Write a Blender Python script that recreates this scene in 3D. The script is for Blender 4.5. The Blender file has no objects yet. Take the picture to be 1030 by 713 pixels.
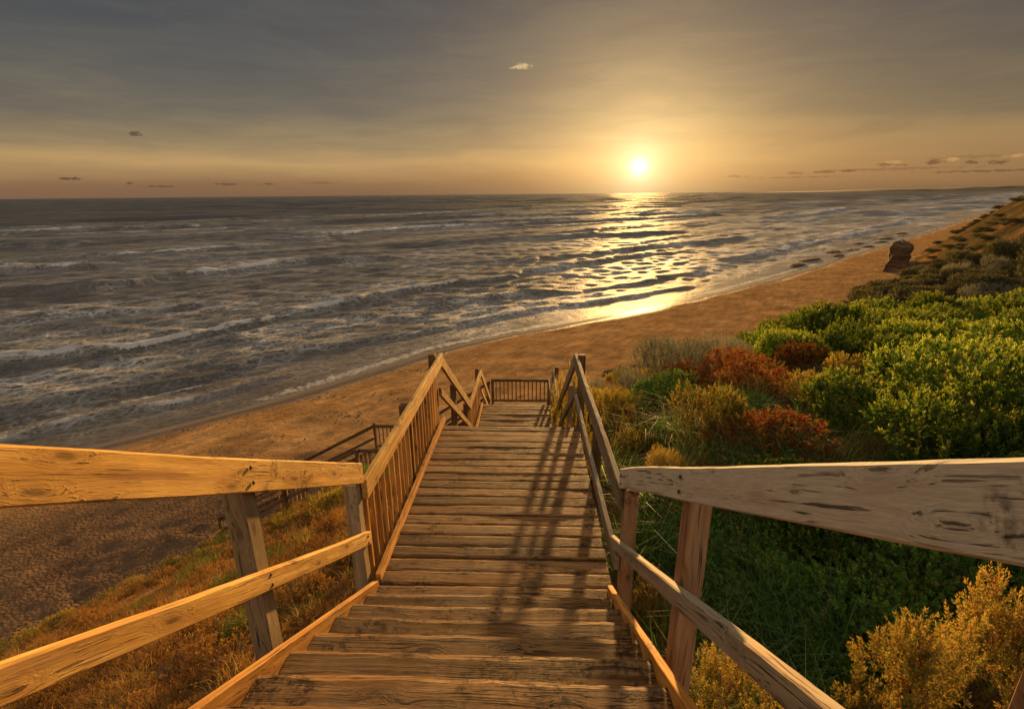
import bpy, math, random
import numpy as np
from mathutils import Vector, Matrix

random.seed(7)
RNG = np.random.default_rng(11)
S = bpy.context.scene
COL = S.collection
R = math.radians
EXPOSURE = 1.45
SUN_AZ, SUN_EL = 11.0, 3.7          # degrees, azimuth clockwise from +Y
DISC_EL = 2.55                       # where the reddened disc stands in the haze

# ------------------------------------------------------------------ helpers
def link(o, parent=None):
    COL.objects.link(o)
    if parent is not None:
        o.parent = parent
    return o

def tag(o, label=None, cat=None, group=None, kind=None):
    for k, v in (('label', label), ('category', cat), ('group', group), ('kind', kind)):
        if v:
            o[k] = v
    return o

def empty(name, loc=(0, 0, 0), label=None, cat=None, group=None, rz=0.0):
    o = bpy.data.objects.new(name, None)
    o.empty_display_size = 0.2
    o.location = loc
    o.rotation_euler = (0, 0, rz)
    link(o)
    return tag(o, label, cat, group)

def mesh_np(name, verts, faces, attrs=None, smooth=False):
    """verts (n,3); faces: (m,k) int array or list of such arrays; attrs {name:(type,array)} per point"""
    me = bpy.data.meshes.new(name)
    verts = np.asarray(verts, np.float32)
    fl = faces if isinstance(faces, list) else [faces]
    fl = [np.asarray(f, np.int32) for f in fl if len(f)]
    me.vertices.add(len(verts))
    me.vertices.foreach_set('co', verts.ravel())
    tot = np.concatenate([np.full(len(f), f.shape[1], np.int32) for f in fl])
    idx = np.concatenate([f.ravel() for f in fl])
    me.loops.add(len(idx))
    me.loops.foreach_set('vertex_index', idx)
    me.polygons.add(len(tot))
    st = np.zeros(len(tot), np.int32)
    st[1:] = np.cumsum(tot)[:-1]
    me.polygons.foreach_set('loop_start', st)
    me.polygons.foreach_set('loop_total', tot)
    me.polygons.foreach_set('use_smooth', np.full(len(tot), bool(smooth)))
    me.update(calc_edges=True)
    for k, (ty, arr) in (attrs or {}).items():
        a = me.attributes.new(k, ty, 'POINT')
        a.data.foreach_set('vector' if ty == 'FLOAT_VECTOR' else 'value', np.asarray(arr, np.float32).ravel())
    return me

def mesh_obj(name, me, mat, parent=None, loc=None):
    me.materials.append(mat) if mat and not me.materials else None
    o = bpy.data.objects.new(name, me)
    link(o, parent)
    if loc is not None:
        o.location = loc
    return o

# ---- numpy value noise
def _hash(ix, iy, seed):
    n = (ix.astype(np.int64) * 374761393 + iy.astype(np.int64) * 668265263 + seed * 974634777) & 0xffffffff
    n = ((n ^ (n >> 13)) * 1274126177) & 0xffffffff
    n = n ^ (n >> 16)
    return (n & 0xffff) / 65535.0

def vnoise(x, y, seed=0):
    ix, iy = np.floor(x), np.floor(y)
    fx, fy = x - ix, y - iy
    fx = fx * fx * fx * (fx * (fx * 6 - 15) + 10); fy = fy * fy * fy * (fy * (fy * 6 - 15) + 10)
    a = _hash(ix, iy, seed); b = _hash(ix + 1, iy, seed)
    c = _hash(ix, iy + 1, seed); d = _hash(ix + 1, iy + 1, seed)
    return (a + (b - a) * fx) * (1 - fy) + (c + (d - c) * fx) * fy

def fbm(x, y, seed=0, octv=4, gain=.5):
    s = 0; a = 1; t = 0
    for i in range(octv):
        s = s + a * vnoise(x * 2 ** i + 17.3 * i, y * 2 ** i - 9.1 * i, seed + i)
        t += a; a *= gain
    return s / t

def sstep(a, b, x):
    t = np.clip((x - a) / (b - a), 0, 1)
    return t * t * (3 - 2 * t)

def smooth_poly(P, it=2):
    P = np.array(P, float)
    for _ in range(it):
        q = P[:-1] * .75 + P[1:] * .25
        r = P[:-1] * .25 + P[1:] * .75
        P = np.vstack([P[:1], np.stack([q, r], 1).reshape(-1, 2), P[-1:]])
    return P

def sdist(x, y, P):
    """signed distance to polyline; positive on its right-hand side.  also the arc length."""
    best = np.full(x.shape, 1e18); sg = np.zeros(x.shape); al = np.zeros(x.shape)
    acc = 0.0
    for i in range(len(P) - 1):
        a, b = P[i], P[i + 1]
        d = b - a; L = math.hypot(*d); u = d / L
        px, py = x - a[0], y - a[1]
        t = px * u[0] + py * u[1]
        tt = np.clip(t, 0, L)
        qx, qy = px - tt * u[0], py - tt * u[1]
        d2 = qx * qx + qy * qy
        cr = px * u[1] - py * u[0]
        m = d2 < best
        best = np.where(m, d2, best); sg = np.where(m, np.sign(cr), sg); al = np.where(m, acc + tt, al)
        acc += L
    return np.sqrt(best) * sg, al

# ------------------------------------------------------------------ shader helper
class NT:
    def __init__(self, tree):
        self.t = tree
        tree.nodes.clear()
    def n(self, ty, **kw):
        nd = self.t.nodes.new(ty)
        for k, v in kw.items():
            setattr(nd, k, v)
        return nd
    def set(self, sock, v):
        if v is None:
            return
        if isinstance(v, bpy.types.NodeSocket):
            self.t.links.new(v, sock)
        else:
            if hasattr(sock.default_value, '__len__') and not isinstance(v, (int, float)):
                v = tuple(v)
                if len(sock.default_value) == 4 and len(v) == 3:
                    v = v + (1,)
            sock.default_value = v
    def math(self, op, a, b=None, c=None, clamp=False):
        nd = self.n('ShaderNodeMath', operation=op, use_clamp=clamp)
        for i, v in enumerate((a, b, c)):
            if v is not None:
                self.set(nd.inputs[i], v)
        return nd.outputs[0]
    def vmath(self, op, a, b=None):
        nd = self.n('ShaderNodeVectorMath', operation=op)
        self.set(nd.inputs[0], a)
        if b is not None:
            if op == 'SCALE':
                self.set(nd.inputs['Scale'], b)
            else:
                self.set(nd.inputs[1], b)
        return nd.outputs['Value'] if op in ('DOT_PRODUCT', 'LENGTH', 'DISTANCE') else nd.outputs[0]
    def noise(self, vec, scale=1., detail=3., rough=.55, dist=0., dims='3D'):
        nd = self.n('ShaderNodeTexNoise', noise_dimensions=dims)
        if vec is not None:
            self.set(nd.inputs['Vector'], vec)
        nd.inputs['Scale'].default_value = scale; nd.inputs['Detail'].default_value = detail
        nd.inputs['Roughness'].default_value = rough; nd.inputs['Distortion'].default_value = dist
        return nd.outputs[0]
    def voro(self, vec, scale=1., feature='F1', rand=1.):
        nd = self.n('ShaderNodeTexVoronoi', feature=feature)
        self.set(nd.inputs['Vector'], vec)
        nd.inputs['Scale'].default_value = scale
        nd.inputs['Randomness'].default_value = rand
        return nd.outputs['Distance']
    def ramp(self, fac, stops, interp='LINEAR'):
        nd = self.n('ShaderNodeValToRGB')
        nd.color_ramp.interpolation = interp
        el = nd.color_ramp.elements
        while len(el) < len(stops):
            el.new(.5)
        for e, (p, c) in zip(el, stops):
            e.position = p
            e.color = (c, c, c, 1) if isinstance(c, (int, float)) else (c[0], c[1], c[2], 1)
        self.set(nd.inputs[0], fac)
        return nd.outputs[0]
    def rng(self, v, a, b, c=0., d=1., smooth=True):
        nd = self.n('ShaderNodeMapRange', interpolation_type='SMOOTHSTEP' if smooth else 'LINEAR')
        self.set(nd.inputs[0], v)
        for i, q in enumerate((a, b, c, d)):
            nd.inputs[i + 1].default_value = q
        return nd.outputs[0]
    def mix(self, fac, a, b, mode='MIX'):
        nd = self.n('ShaderNodeMix', data_type='RGBA', blend_type=mode)
        self.set(nd.inputs[0], fac); self.set(nd.inputs[6], a); self.set(nd.inputs[7], b)
        return nd.outputs[2]
    def attr(self, name, out='Vector'):
        nd = self.n('ShaderNodeAttribute', attribute_name=name)
        return nd.outputs[out]
    def scale(self, v, s):
        return self.vmath('MULTIPLY', v, s)
    def bump(self, h, strength=.5, dist=.01, normal=None):
        nd = self.n('ShaderNodeBump')
        self.set(nd.inputs['Strength'], strength); self.set(nd.inputs['Distance'], dist)
        self.set(nd.inputs['Height'], h)
        if normal is not None:
            self.set(nd.inputs['Normal'], normal)
        return nd.outputs[0]

def new_mat(name):
    m = bpy.data.materials.new(name)
    m.use_nodes = True
    g = NT(m.node_tree)
    return m, g

def principled(g, col, rough, normal=None, spec=.3, **kw):
    p = g.n('ShaderNodeBsdfPrincipled')
    g.set(p.inputs['Base Color'], col); g.set(p.inputs['Roughness'], rough)
    p.inputs['Specular IOR Level'].default_value = spec
    if normal is not None:
        g.set(p.inputs['Normal'], normal)
    for k, v in kw.items():
        g.set(p.inputs[k], v)
    return p

def finish(g, shader):
    o = g.n('ShaderNodeOutputMaterial')
    g.t.links.new(shader, o.inputs['Surface'])

# ------------------------------------------------------------------ wood
def wood(name, light, mid, dark, crack=.5, stain=.4, bump=.5, grey=0., greycol=(.30, .26, .21), rough=.75, wear_x=None):
    m, g = new_mat(name)
    gv = g.attr('grain')
    oi = g.n('ShaderNodeObjectInfo')
    isl = g.n('ShaderNodeNewGeometry').outputs['Random Per Island']
    rnd = g.math('FRACT', g.math('ADD', oi.outputs['Random'], isl))
    off = g.n('ShaderNodeCombineXYZ')
    g.set(off.inputs[0], g.math('MULTIPLY', rnd, 37.)); g.set(off.inputs[1], g.math('MULTIPLY', rnd, 11.)); g.set(off.inputs[2], g.math('MULTIPLY', rnd, 23.))
    v = g.vmath('ADD', gv, off.outputs[0])
    # knots bend the grain round them
    kv = g.n('ShaderNodeSeparateXYZ'); g.set(kv.inputs[0], v)
    kc = g.n('ShaderNodeCombineXYZ'); g.set(kc.inputs[0], g.math('MULTIPLY', kv.outputs[0], 2.0)); g.set(kc.inputs[1], g.math('MULTIPLY', g.math('ADD', kv.outputs[2], g.math('MULTIPLY', kv.outputs[1], .8)), 5.5))
    g.set(kc.inputs[2], g.math('MULTIPLY', rnd, 9.))
    kvn = g.n('ShaderNodeTexVoronoi', feature='F1', voronoi_dimensions='2D'); g.set(kvn.inputs['Vector'], kc.outputs[0]); kvn.inputs['Scale'].default_value = 1.
    kd = kvn.outputs['Distance']
    kin = g.rng(kd, 0., .34, 1., 0.)
    sh = g.n('ShaderNodeCombineXYZ')
    g.set(sh.inputs[1], g.math('MULTIPLY', kin, .034))
    g.set(sh.inputs[2], g.math('MULTIPLY', kin, .03))
    vb = g.vmath('ADD', v, sh.outputs[0])
    wob = g.noise(g.scale(v, (1.4, 3., 3.)), 1., 2.)
    sh2 = g.n('ShaderNodeCombineXYZ'); g.set(sh2.inputs[1], g.math('MULTIPLY', wob, .06))
    vb = g.vmath('ADD', vb, sh2.outputs[0])
    rings = g.noise(g.scale(vb, (.9, 34., 26.)), 1., 2.5, .5)
    broad = g.noise(g.scale(v, (1.1, 5., 5.)), 1., 3.)
    fib = g.noise(g.scale(vb, (9., 240., 200.)), 1., 3., .6)
    crk = g.noise(g.scale(vb, (2.6, 95., 80.)), 1., 3., .55)
    crm = g.math('MULTIPLY', g.rng(crk, .60 - .08 * crack, .70 - .08 * crack), g.rng(broad, .36, .60))
    f = g.math('ADD', g.math('MULTIPLY', rings, .7), g.math('MULTIPLY', broad, .3))
    col = g.ramp(f, [(.30, dark), (.48, mid), (.66, light)])
    col = g.mix(g.math('MULTIPLY', g.rng(kd, .1, .42, .55, 0.), g.rng(rings, .35, .6)), col, dark)
    col = g.mix(g.rng(kd, .035, .115, .72, 0.), col, tuple(c * .22 for c in mid))
    fibc = g.rng(fib, .25, .75, .74, 1.2, False)
    col = g.mix(1., col, fibc, 'MULTIPLY')
    if grey > 0:
        gm = g.rng(g.noise(g.scale(v, (1.2, 9., 9.)), 1., 4., .65), .5 - .35 * grey, .78 - .3 * grey, 0., min(1., grey * 1.4))
        col = g.mix(gm, col, g.mix(1., greycol, fibc, 'MULTIPLY'))
    col = g.mix(g.math('MULTIPLY', crm, .85 if crack else 0.), col, tuple(c * .16 for c in dark))
    P = g.n('ShaderNodeNewGeometry').outputs['Position']
    st = g.noise(P, 2.3, 5., .65)
    stm = g.rng(st, .64 - .22 * stain, .74 - .16 * stain)
    if wear_x is not None:
        sx = g.n('ShaderNodeSeparateXYZ'); g.set(sx.inputs[0], P)
        edge = g.math('ADD', sx.outputs[0], g.math('MULTIPLY', g.math('SUBTRACT', g.noise(P, 5., 4., .7), .5), 1.5))
        stm = g.math('MAXIMUM', stm, g.rng(edge, wear_x, wear_x + .34))
    spk = g.rng(g.noise(P, 26., 4., .7), .42, .62)
    col = g.mix(g.math('MULTIPLY', g.math('MULTIPLY', stm, spk), .85), col, tuple(c * .2 for c in dark))
    vr = g.rng(rnd, 0., 1., .66, 1.22, False)
    col = g.mix(1., col, vr, 'MULTIPLY')
    # nail heads / pits
    h = g.math('ADD', g.math('MULTIPLY', fib, .35), g.math('MULTIPLY', rings, .4))
    h = g.math('SUBTRACT', h, g.math('MULTIPLY', crm, 1.6))
    nb = g.bump(h, bump, .006)
    p = principled(g, col, g.rng(fib, .2, .8, rough - .1, rough + .12, False), nb, .09)
    finish(g, p.outputs[0])
    return m

M = {}
M['gold'] = wood('golden_pine', (.50, .265, .062), (.37, .165, .034), (.20, .078, .016), crack=.35, stain=.22, bump=.5)
M['gold_rail'] = wood('sunny_pine', (.52, .315, .085), (.40, .22, .052), (.22, .10, .022), crack=.45, stain=.3, bump=.6, grey=.10)
M['grey'] = wood('weathered_grey_wood', (.50, .40, .28), (.38, .295, .205), (.19, .14, .095), crack=.3, stain=.14, bump=.8, grey=.8, greycol=(.43, .37, .265))
M['right'] = wood('right_rail_wood', (.31, .22, .12), (.23, .15, .075), (.12, .075, .036), crack=.5, stain=.3, bump=.6, grey=.55, greycol=(.25, .21, .14))
M['post'] = wood('grey_post_wood', (.34, .245, .125), (.26, .175, .082), (.15, .095, .045), crack=.4, stain=.25, bump=.4, grey=.4, greycol=(.27, .215, .13))
M['red_post'] = wood('red_post_wood', (.33, .20, .095), (.25, .135, .06), (.13, .055, .022), crack=.4, stain=.55, bump=.5, grey=.25, greycol=(.2, .16, .11))
M['tread'] = wood('worn_tread_wood', (.28, .15, .052), (.185, .092, .03), (.07, .032, .011), crack=.95, stain=.66, bump=1.0, grey=.3, greycol=(.15, .11, .07), rough=.72, wear_x=.72)
M['deck'] = wood('worn_deck_wood', (.27, .14, .048), (.19, .092, .03), (.085, .038, .013), crack=.9, stain=.5, bump=.9, grey=.3, greycol=(.16, .115, .07), rough=.72, wear_x=.80)
M['dark'] = wood('dark_brown_wood', (.17, .095, .042), (.12, .062, .026), (.06, .03, .013), crack=.5, stain=.4, bump=.5)  # darker brown timber for joists, fence, lower posts and side flights

def board_arrays(p0, p1, w, h, seg=None, ch=.005, warp=.0025, up=None, wear=1.0, worn=None):
    """a sawn board from p0 to p1: w across (horizontal), h tall; worn arrises; vertical end cuts"""
    p0, p1 = np.array(p0, float), np.array(p1, float)
    d = p1 - p0; L = np.linalg.norm(d); ax = d / L
    if up is None:
        up = np.array((0, 1., 0)) if abs(ax[2]) > .9 else np.array((0, 0, 1.))
    up = np.array(up, float)
    side = np.cross(ax, up); side /= np.linalg.norm(side)
    if seg is None:
        seg = max(2, int(L / .12))
    ch = min(ch, w * .2, h * .2)
    ts = np.concatenate([[0, ch / L], np.linspace(ch / L, 1 - ch / L, seg + 1)[1:-1], [1 - ch / L, 1]])
    a, b = w / 2, h / 2
    prof = np.array([(-a + ch, -b), (a - ch, -b), (a, -b + ch), (a, b - ch), (a - ch, b), (-a + ch, b), (-a, b - ch), (-a, -b + ch)])
    V = []; G = []
    o = np.array((random.uniform(0, 50), random.uniform(0, 9), random.uniform(0, 9)))
    ph = random.uniform(0, 99)
    n1 = (vnoise(ts * L * .9 + ph, ts * 0 + 1, 3) - .5) * 2 * warp * 1.5
    n2 = (vnoise(ts * L * .9 + ph, ts * 0 + 5, 4) - .5) * 2 * warp * 1.5
    for i, t in enumerate(ts):
        s = 1.0
        pr = prof.copy()
        if i in (0, len(ts) - 1):
            pr = np.sign(pr) * np.maximum(np.abs(pr) - ch, 0)
        if worn:
            ww = worn[0] * (.55 + .9 * vnoise(np.array([t * L * 5 + ph]), np.array([2.]), 6)[0]); wd = worn[1] * (.5 + vnoise(np.array([t * L * 7 + ph]), np.array([8.]), 6)[0])
            pr[3] = (a, b - wd); pr[4] = (a - ww, b); pr[5] = (-a + ww, b); pr[6] = (-a, b - wd)
        jit = (RNG.random(pr.shape) - .5) * 2 * .0012 * wear
        pr = pr + jit
        c = p0 + d * t + side * n1[i] + up * n2[i]
        V.append(c + pr[:, :1] * side + pr[:, 1:] * up)
        G.append(np.column_stack([np.full(8, t * L), pr[:, 0], pr[:, 1]]) + o)
    n = len(ts)
    F = []
    for i in range(n - 1):
        for k in range(8):
            k2 = (k + 1) % 8
            F.append((i * 8 + k, i * 8 + k2, (i + 1) * 8 + k2, (i + 1) * 8 + k))
    E = [tuple(range(7, -1, -1)), tuple((n - 1) * 8 + k for k in range(8))]
    return np.vstack(V), np.array(F), np.array(E), np.vstack(G)

def boards(name, specs, mat, parent=None, loc=(0, 0, 0)):
    """specs: list of (p0,p1,w,h[,kwargs]); ONE mesh object"""
    V, F, E, G = [], [], [], []
    base = 0
    for s in specs:
        kw = s[4] if len(s) > 4 else {}
        v, f, e, gr = board_arrays(*s[:4], **kw)
        V.append(v - np.array(loc)); F.append(f + base); E.append(e + base); G.append(gr); base += len(v)
    me = mesh_np(name, np.vstack(V), [np.vstack(F), np.vstack(E)], {'grain': ('FLOAT_VECTOR', np.vstack(G))})
    return mesh_obj(name, me, mat, parent)

# ------------------------------------------------------------------ terrain functions
SEA = -10.2
SHORE = smooth_poly([(-600, -500), (-160, -110), (-70, -25), (-42, 4), (-30, 19), (-24.5, 25.2), (-19.5, 29.6), (-15, 35.1), (-8.4, 44.2), (2.9, 52.8), (12.8, 60), (30, 74.6), (71, 116), (143, 190.5), (304, 359), (900, 1000), (2600, 2800)])
TOE = smooth_poly([(-560, -540), (-140, -140), (-40, -40), (-20, -4), (-14.2, 10.4), (-12.1, 13.0), (-10.4, 16.1), (-7, 21), (4.6, 31), (12.5, 36.5), (24, 46), (41, 58), (59, 82), (84, 113), (106, 135), (170, 206), (240, 281), (860, 960), (2600, 2730)])

# walking surface of the whole stairway, for keeping the ground under it
TAN1 = .5916; Y0 = 3.566
def deck_z(x, y):
    z = np.full(x.shape, 99.)
    on = (x > -1.9) & (x < 1.7) & (y > -2.8) & (y < 17.6)
    yy = np.interp(y, [-2.8, Y0, 6.85, 10.1, 12.65, 15.2, 17.6], [TAN1 * (Y0 + 2.8), 0, -.06, -2.2, -2.2, -4., -4.])
    z = np.where(on, yy, z)
    on2 = (y > 14.6) & (y < 17.6) & (x <= -1.0) & (x > -10.4)
    xx = np.interp(-x, [1.05, 3.9, 5.6, 10.9], [-4., -5.9, -5.9, -8.7])
    return np.where(on2, np.minimum(z, xx), z)

def ground(x, y, detail=True):
    x = np.asarray(x, float); y = np.asarray(y, float)
    s, _ = sdist(x, y, SHORE)
    t, _ = sdist(x, y, TOE)
    w = np.maximum(s - t, 1e-3)
    beach = SEA + 1.6 * np.clip(s / np.maximum(np.maximum(s, 0) + np.maximum(-t, 0), .5), 0, 1) ** .85
    beach = np.where(s < 0, SEA + .06 * s, beach)
    tp = np.maximum(t, 0)
    a = .565 * tp; b = 8.5 + .045 * (tp - 15)
    k = .9
    hgt = -k * np.logaddexp(-a / k, -b / k)
    hgt = hgt - (-k * np.logaddexp(0., -(8.5 - .675) / k)) * np.exp(-tp / 2.)
    z = np.where(t > 0, SEA + 1.6 + hgt, beach)
    up = sstep(3, 9, tp)
    z = z + np.where(t > 0, np.clip(hgt, 0, 99) * .42 * sstep(60, 110, np.hypot(x, y)), 0)
    def bump(cx, cy, amp, sg):
        return amp * np.exp(-((x - cx) ** 2 + (y - cy) ** 2) / (2 * sg * sg))
    z = z + bump(17, 13, -.35, 4.) + bump(10, 18, -1.0, 4.) + bump(24, 27, .9, 4.) + bump(3.2, 3.7, -.85, 1.5) + bump(6.3, 3.6, .2, 2.0)
    z = z + bump(0, -7, 3.2, 3.2)
    z = z + up * (fbm(x / 9, y / 9, 21, 3) - .5) * 1.3 * sstep(14, 30, np.hypot(x, y))
    # gullies and dune hummocks on the far bluff
    far = sstep(35, 70, np.hypot(x, y))
    z = z + up * far * (fbm(x / 14, y / 14, 5, 4) - .5) * 3.0
    if detail:
        z = z + np.where(t > 0, (fbm(x / .8, y / .8, 31, 3) - .5) * .16, 0)
        dry = sstep(.8, 4., s) * (t <= 0)
        r1 = fbm(x / .55 + .4 * vnoise(x, y, 3), y / .42, 41, 3)
        r2 = fbm(x / 2.6, y / 2.6, 47, 3)
        near = sstep(12, 2, -t)                       # trampled upper beach, smoother towards the water
        r3 = fbm(x / .22, y / .20, 43, 3)
        z = z + dry * ((r1 - .5) * (.045 + .04 * near) + (r3 - .5) * .06 * near + (r2 - .5) * .20)
    dz = deck_z(x, y)
    z = np.where(dz < 90, np.minimum(z, dz - .42), z)
    return z

def gz(x, y):
    return float(ground(np.array([float(x)]), np.array([float(y)]))[0])
def toe_d(x, y):
    return sdist(np.asarray(x, float), np.asarray(y, float), TOE)[0]

def polar_grid(cx, cy, r0, r1, dr, a0, a1, da):
    nr = int(math.log(r1 / r0) / dr) + 2
    na = int((a1 - a0) / da) + 2
    r = r0 * np.exp(np.linspace(0, math.log(r1 / r0), nr))
    a = np.linspace(a0, a1, na)
    A, Rr = np.meshgrid(a, r)
    X = cx + Rr * np.sin(A); Y = cy + Rr * np.cos(A)
    i = np.arange(nr - 1)[:, None] * na + np.arange(na - 1)[None, :]
    F = np.stack([i, i + na, i + na + 1, i + 1], -1).reshape(-1, 4)
    return X.ravel(), Y.ravel(), F

# ------------------------------------------------------------------ ground meshes
def sand_material():
    m, g = new_mat('beach_sand')
    P = g.n('ShaderNodeNewGeometry').outputs['Position']
    wet = g.attr('wet', 'Fac'); near = g.attr('near', 'Fac')
    c = g.ramp(g.noise(P, .35, 5., .6), [(.3, (.185, .098, .036)), (.55, (.28, .152, .057)), (.75, (.36, .205, .08))])
    fine = g.noise(P, 9., 5., .7)
    c = g.mix(1., c, g.rng(fine, .3, .7, .80, 1.12, False), 'MULTIPLY')
    # drift lines of dark shell and weed crumbs
    dk = g.math('MULTIPLY', g.rng(g.noise(g.scale(P, (1, 1, 1)), 3.2, 5., .75), .60, .70), g.rng(g.noise(P, .23, 2.), .42, .62))
    c = g.mix(g.math('MULTIPLY', dk, .6), c, (.075, .045, .025))
    peb = g.voro(P, 8.)
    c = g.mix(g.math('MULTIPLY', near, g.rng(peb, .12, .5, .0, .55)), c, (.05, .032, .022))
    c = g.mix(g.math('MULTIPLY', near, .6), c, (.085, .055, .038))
    c = g.mix(g.math('MULTIPLY', wet, .85), c, (.075, .045, .024))
    rs = g.n('ShaderNodeVectorRotate', rotation_type='Z_AXIS'); g.set(rs.inputs['Vector'], P); rs.inputs['Angle'].default_value = R(-62)
    stk = g.noise(g.scale(rs.outputs[0], (.35, 1.5, 1.)), 1., 4., .62)
    c = g.mix(1., c, g.rng(stk, .3, .7, .72, 1.18, False), 'MULTIPLY')
    h = g.math('ADD', g.math('ADD', g.math('MULTIPLY', g.noise(P, 2.1, 4., .6), .6), g.math('MULTIPLY', stk, 1.0)), g.math('MULTIPLY', g.noise(P, 14., 3., .6), .16))
    # footprints
    fp = g.voro(g.vmath('ADD', P, g.vmath('SCALE', g.noise(P, 1.1, 2.), .8)), 1.7)
    h = g.math('SUBTRACT', h, g.math('MULTIPLY', g.rng(fp, .08, .3, .5, 0.), g.rng(g.noise(P, .3, 2.), .4, .6)))
    h = g.math('ADD', h, g.math('MULTIPLY', near, g.math('MULTIPLY', peb, -.55)))
    h = g.math('MULTIPLY', h, g.math('SUBTRACT', 1.0, wet))
    nb = g.bump(h, 1., .22)
    p = principled(g, c, g.rng(wet, 0., 1., 1., .14), nb, .3)
    g.set(p.inputs['Specular IOR Level'], g.rng(wet, 0., 1., .0, .5))
    finish(g, p.outputs[0])
    return m

def soil_material():
    m, g = new_mat('dune_soil')
    P = g.n('ShaderNodeNewGeometry').outputs['Position']
    c = g.ramp(g.noise(P, .8, 5., .6), [(.3, (.10, .05, .02)), (.5, (.17, .085, .032)), (.7, (.22, .12, .048))])
    veg = g.rng(g.noise(P, .16, 5., .65), .36, .52)
    c = g.mix(g.math('MULTIPLY', veg, g.attr('far', 'Fac')), c, g.ramp(g.noise(P, 1.3, 4., .7), [(.3, (.042, .033, .013)), (.6, (.085, .06, .023)), (.8, (.13, .088, .034))]))
    c = g.mix(g.attr('litter', 'Fac'), c, g.ramp(g.noise(P, 6., 5., .7), [(.3, (.03, .026, .012)), (.6, (.075, .055, .025)), (.8, (.13, .09, .04))]))
    h = g.math('ADD', g.noise(P, 5., 5., .65), g.math('MULTIPLY', g.noise(P, .9, 3.), 1.5))
    p = principled(g, c, .95, g.bump(h, .8, .12), .0)
    finish(g, p.outputs[0])
    return m

def build_ground():
    X, Y, F = polar_grid(0, -3.0, 1.5, 4200, .0075, R(-112), R(112), .0075)
    Z = ground(X, Y)
    s, al = sdist(X, Y, SHORE); t, _ = sdist(X, Y, TOE)
    V = np.column_stack([X, Y, Z])
    tb = t + (fbm(X / 1.2, Y / 1.2, 77, 3) - .5) * 1.6
    wl = 1.8 + 2.8 * fbm(al / 9., al * 0, 8, 2)
    wet = sstep(wl, wl * .35, s) 
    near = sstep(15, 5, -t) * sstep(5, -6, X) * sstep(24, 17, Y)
    dist = np.hypot(X, Y)
    far = sstep(20, 40, dist)
    litter = sstep(.6, 2., X) * sstep(10, 12, t) * (1 - far)
    fs = tb[F].mean(1)
    keep = (s[F].max(1) > -40)
    def sub(sel, name, mat, attrs, label):
        f = F[sel]
        u, inv = np.unique(f, return_inverse=True)
        me = mesh_np(name, V[u], inv.reshape(-1, 4), {k: ('FLOAT', a[u]) for k, a in attrs.items()}, True)
        o = mesh_obj(name, me, mat)
        tag(o, label, name.replace('_', ' '), None, 'structure')
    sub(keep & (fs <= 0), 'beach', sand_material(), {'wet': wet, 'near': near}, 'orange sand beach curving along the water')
    sub(keep & (fs > 0), 'hillside', soil_material(), {'far': far, 'litter': litter}, 'sandy bluff rising from the beach')
build_ground()

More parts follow.
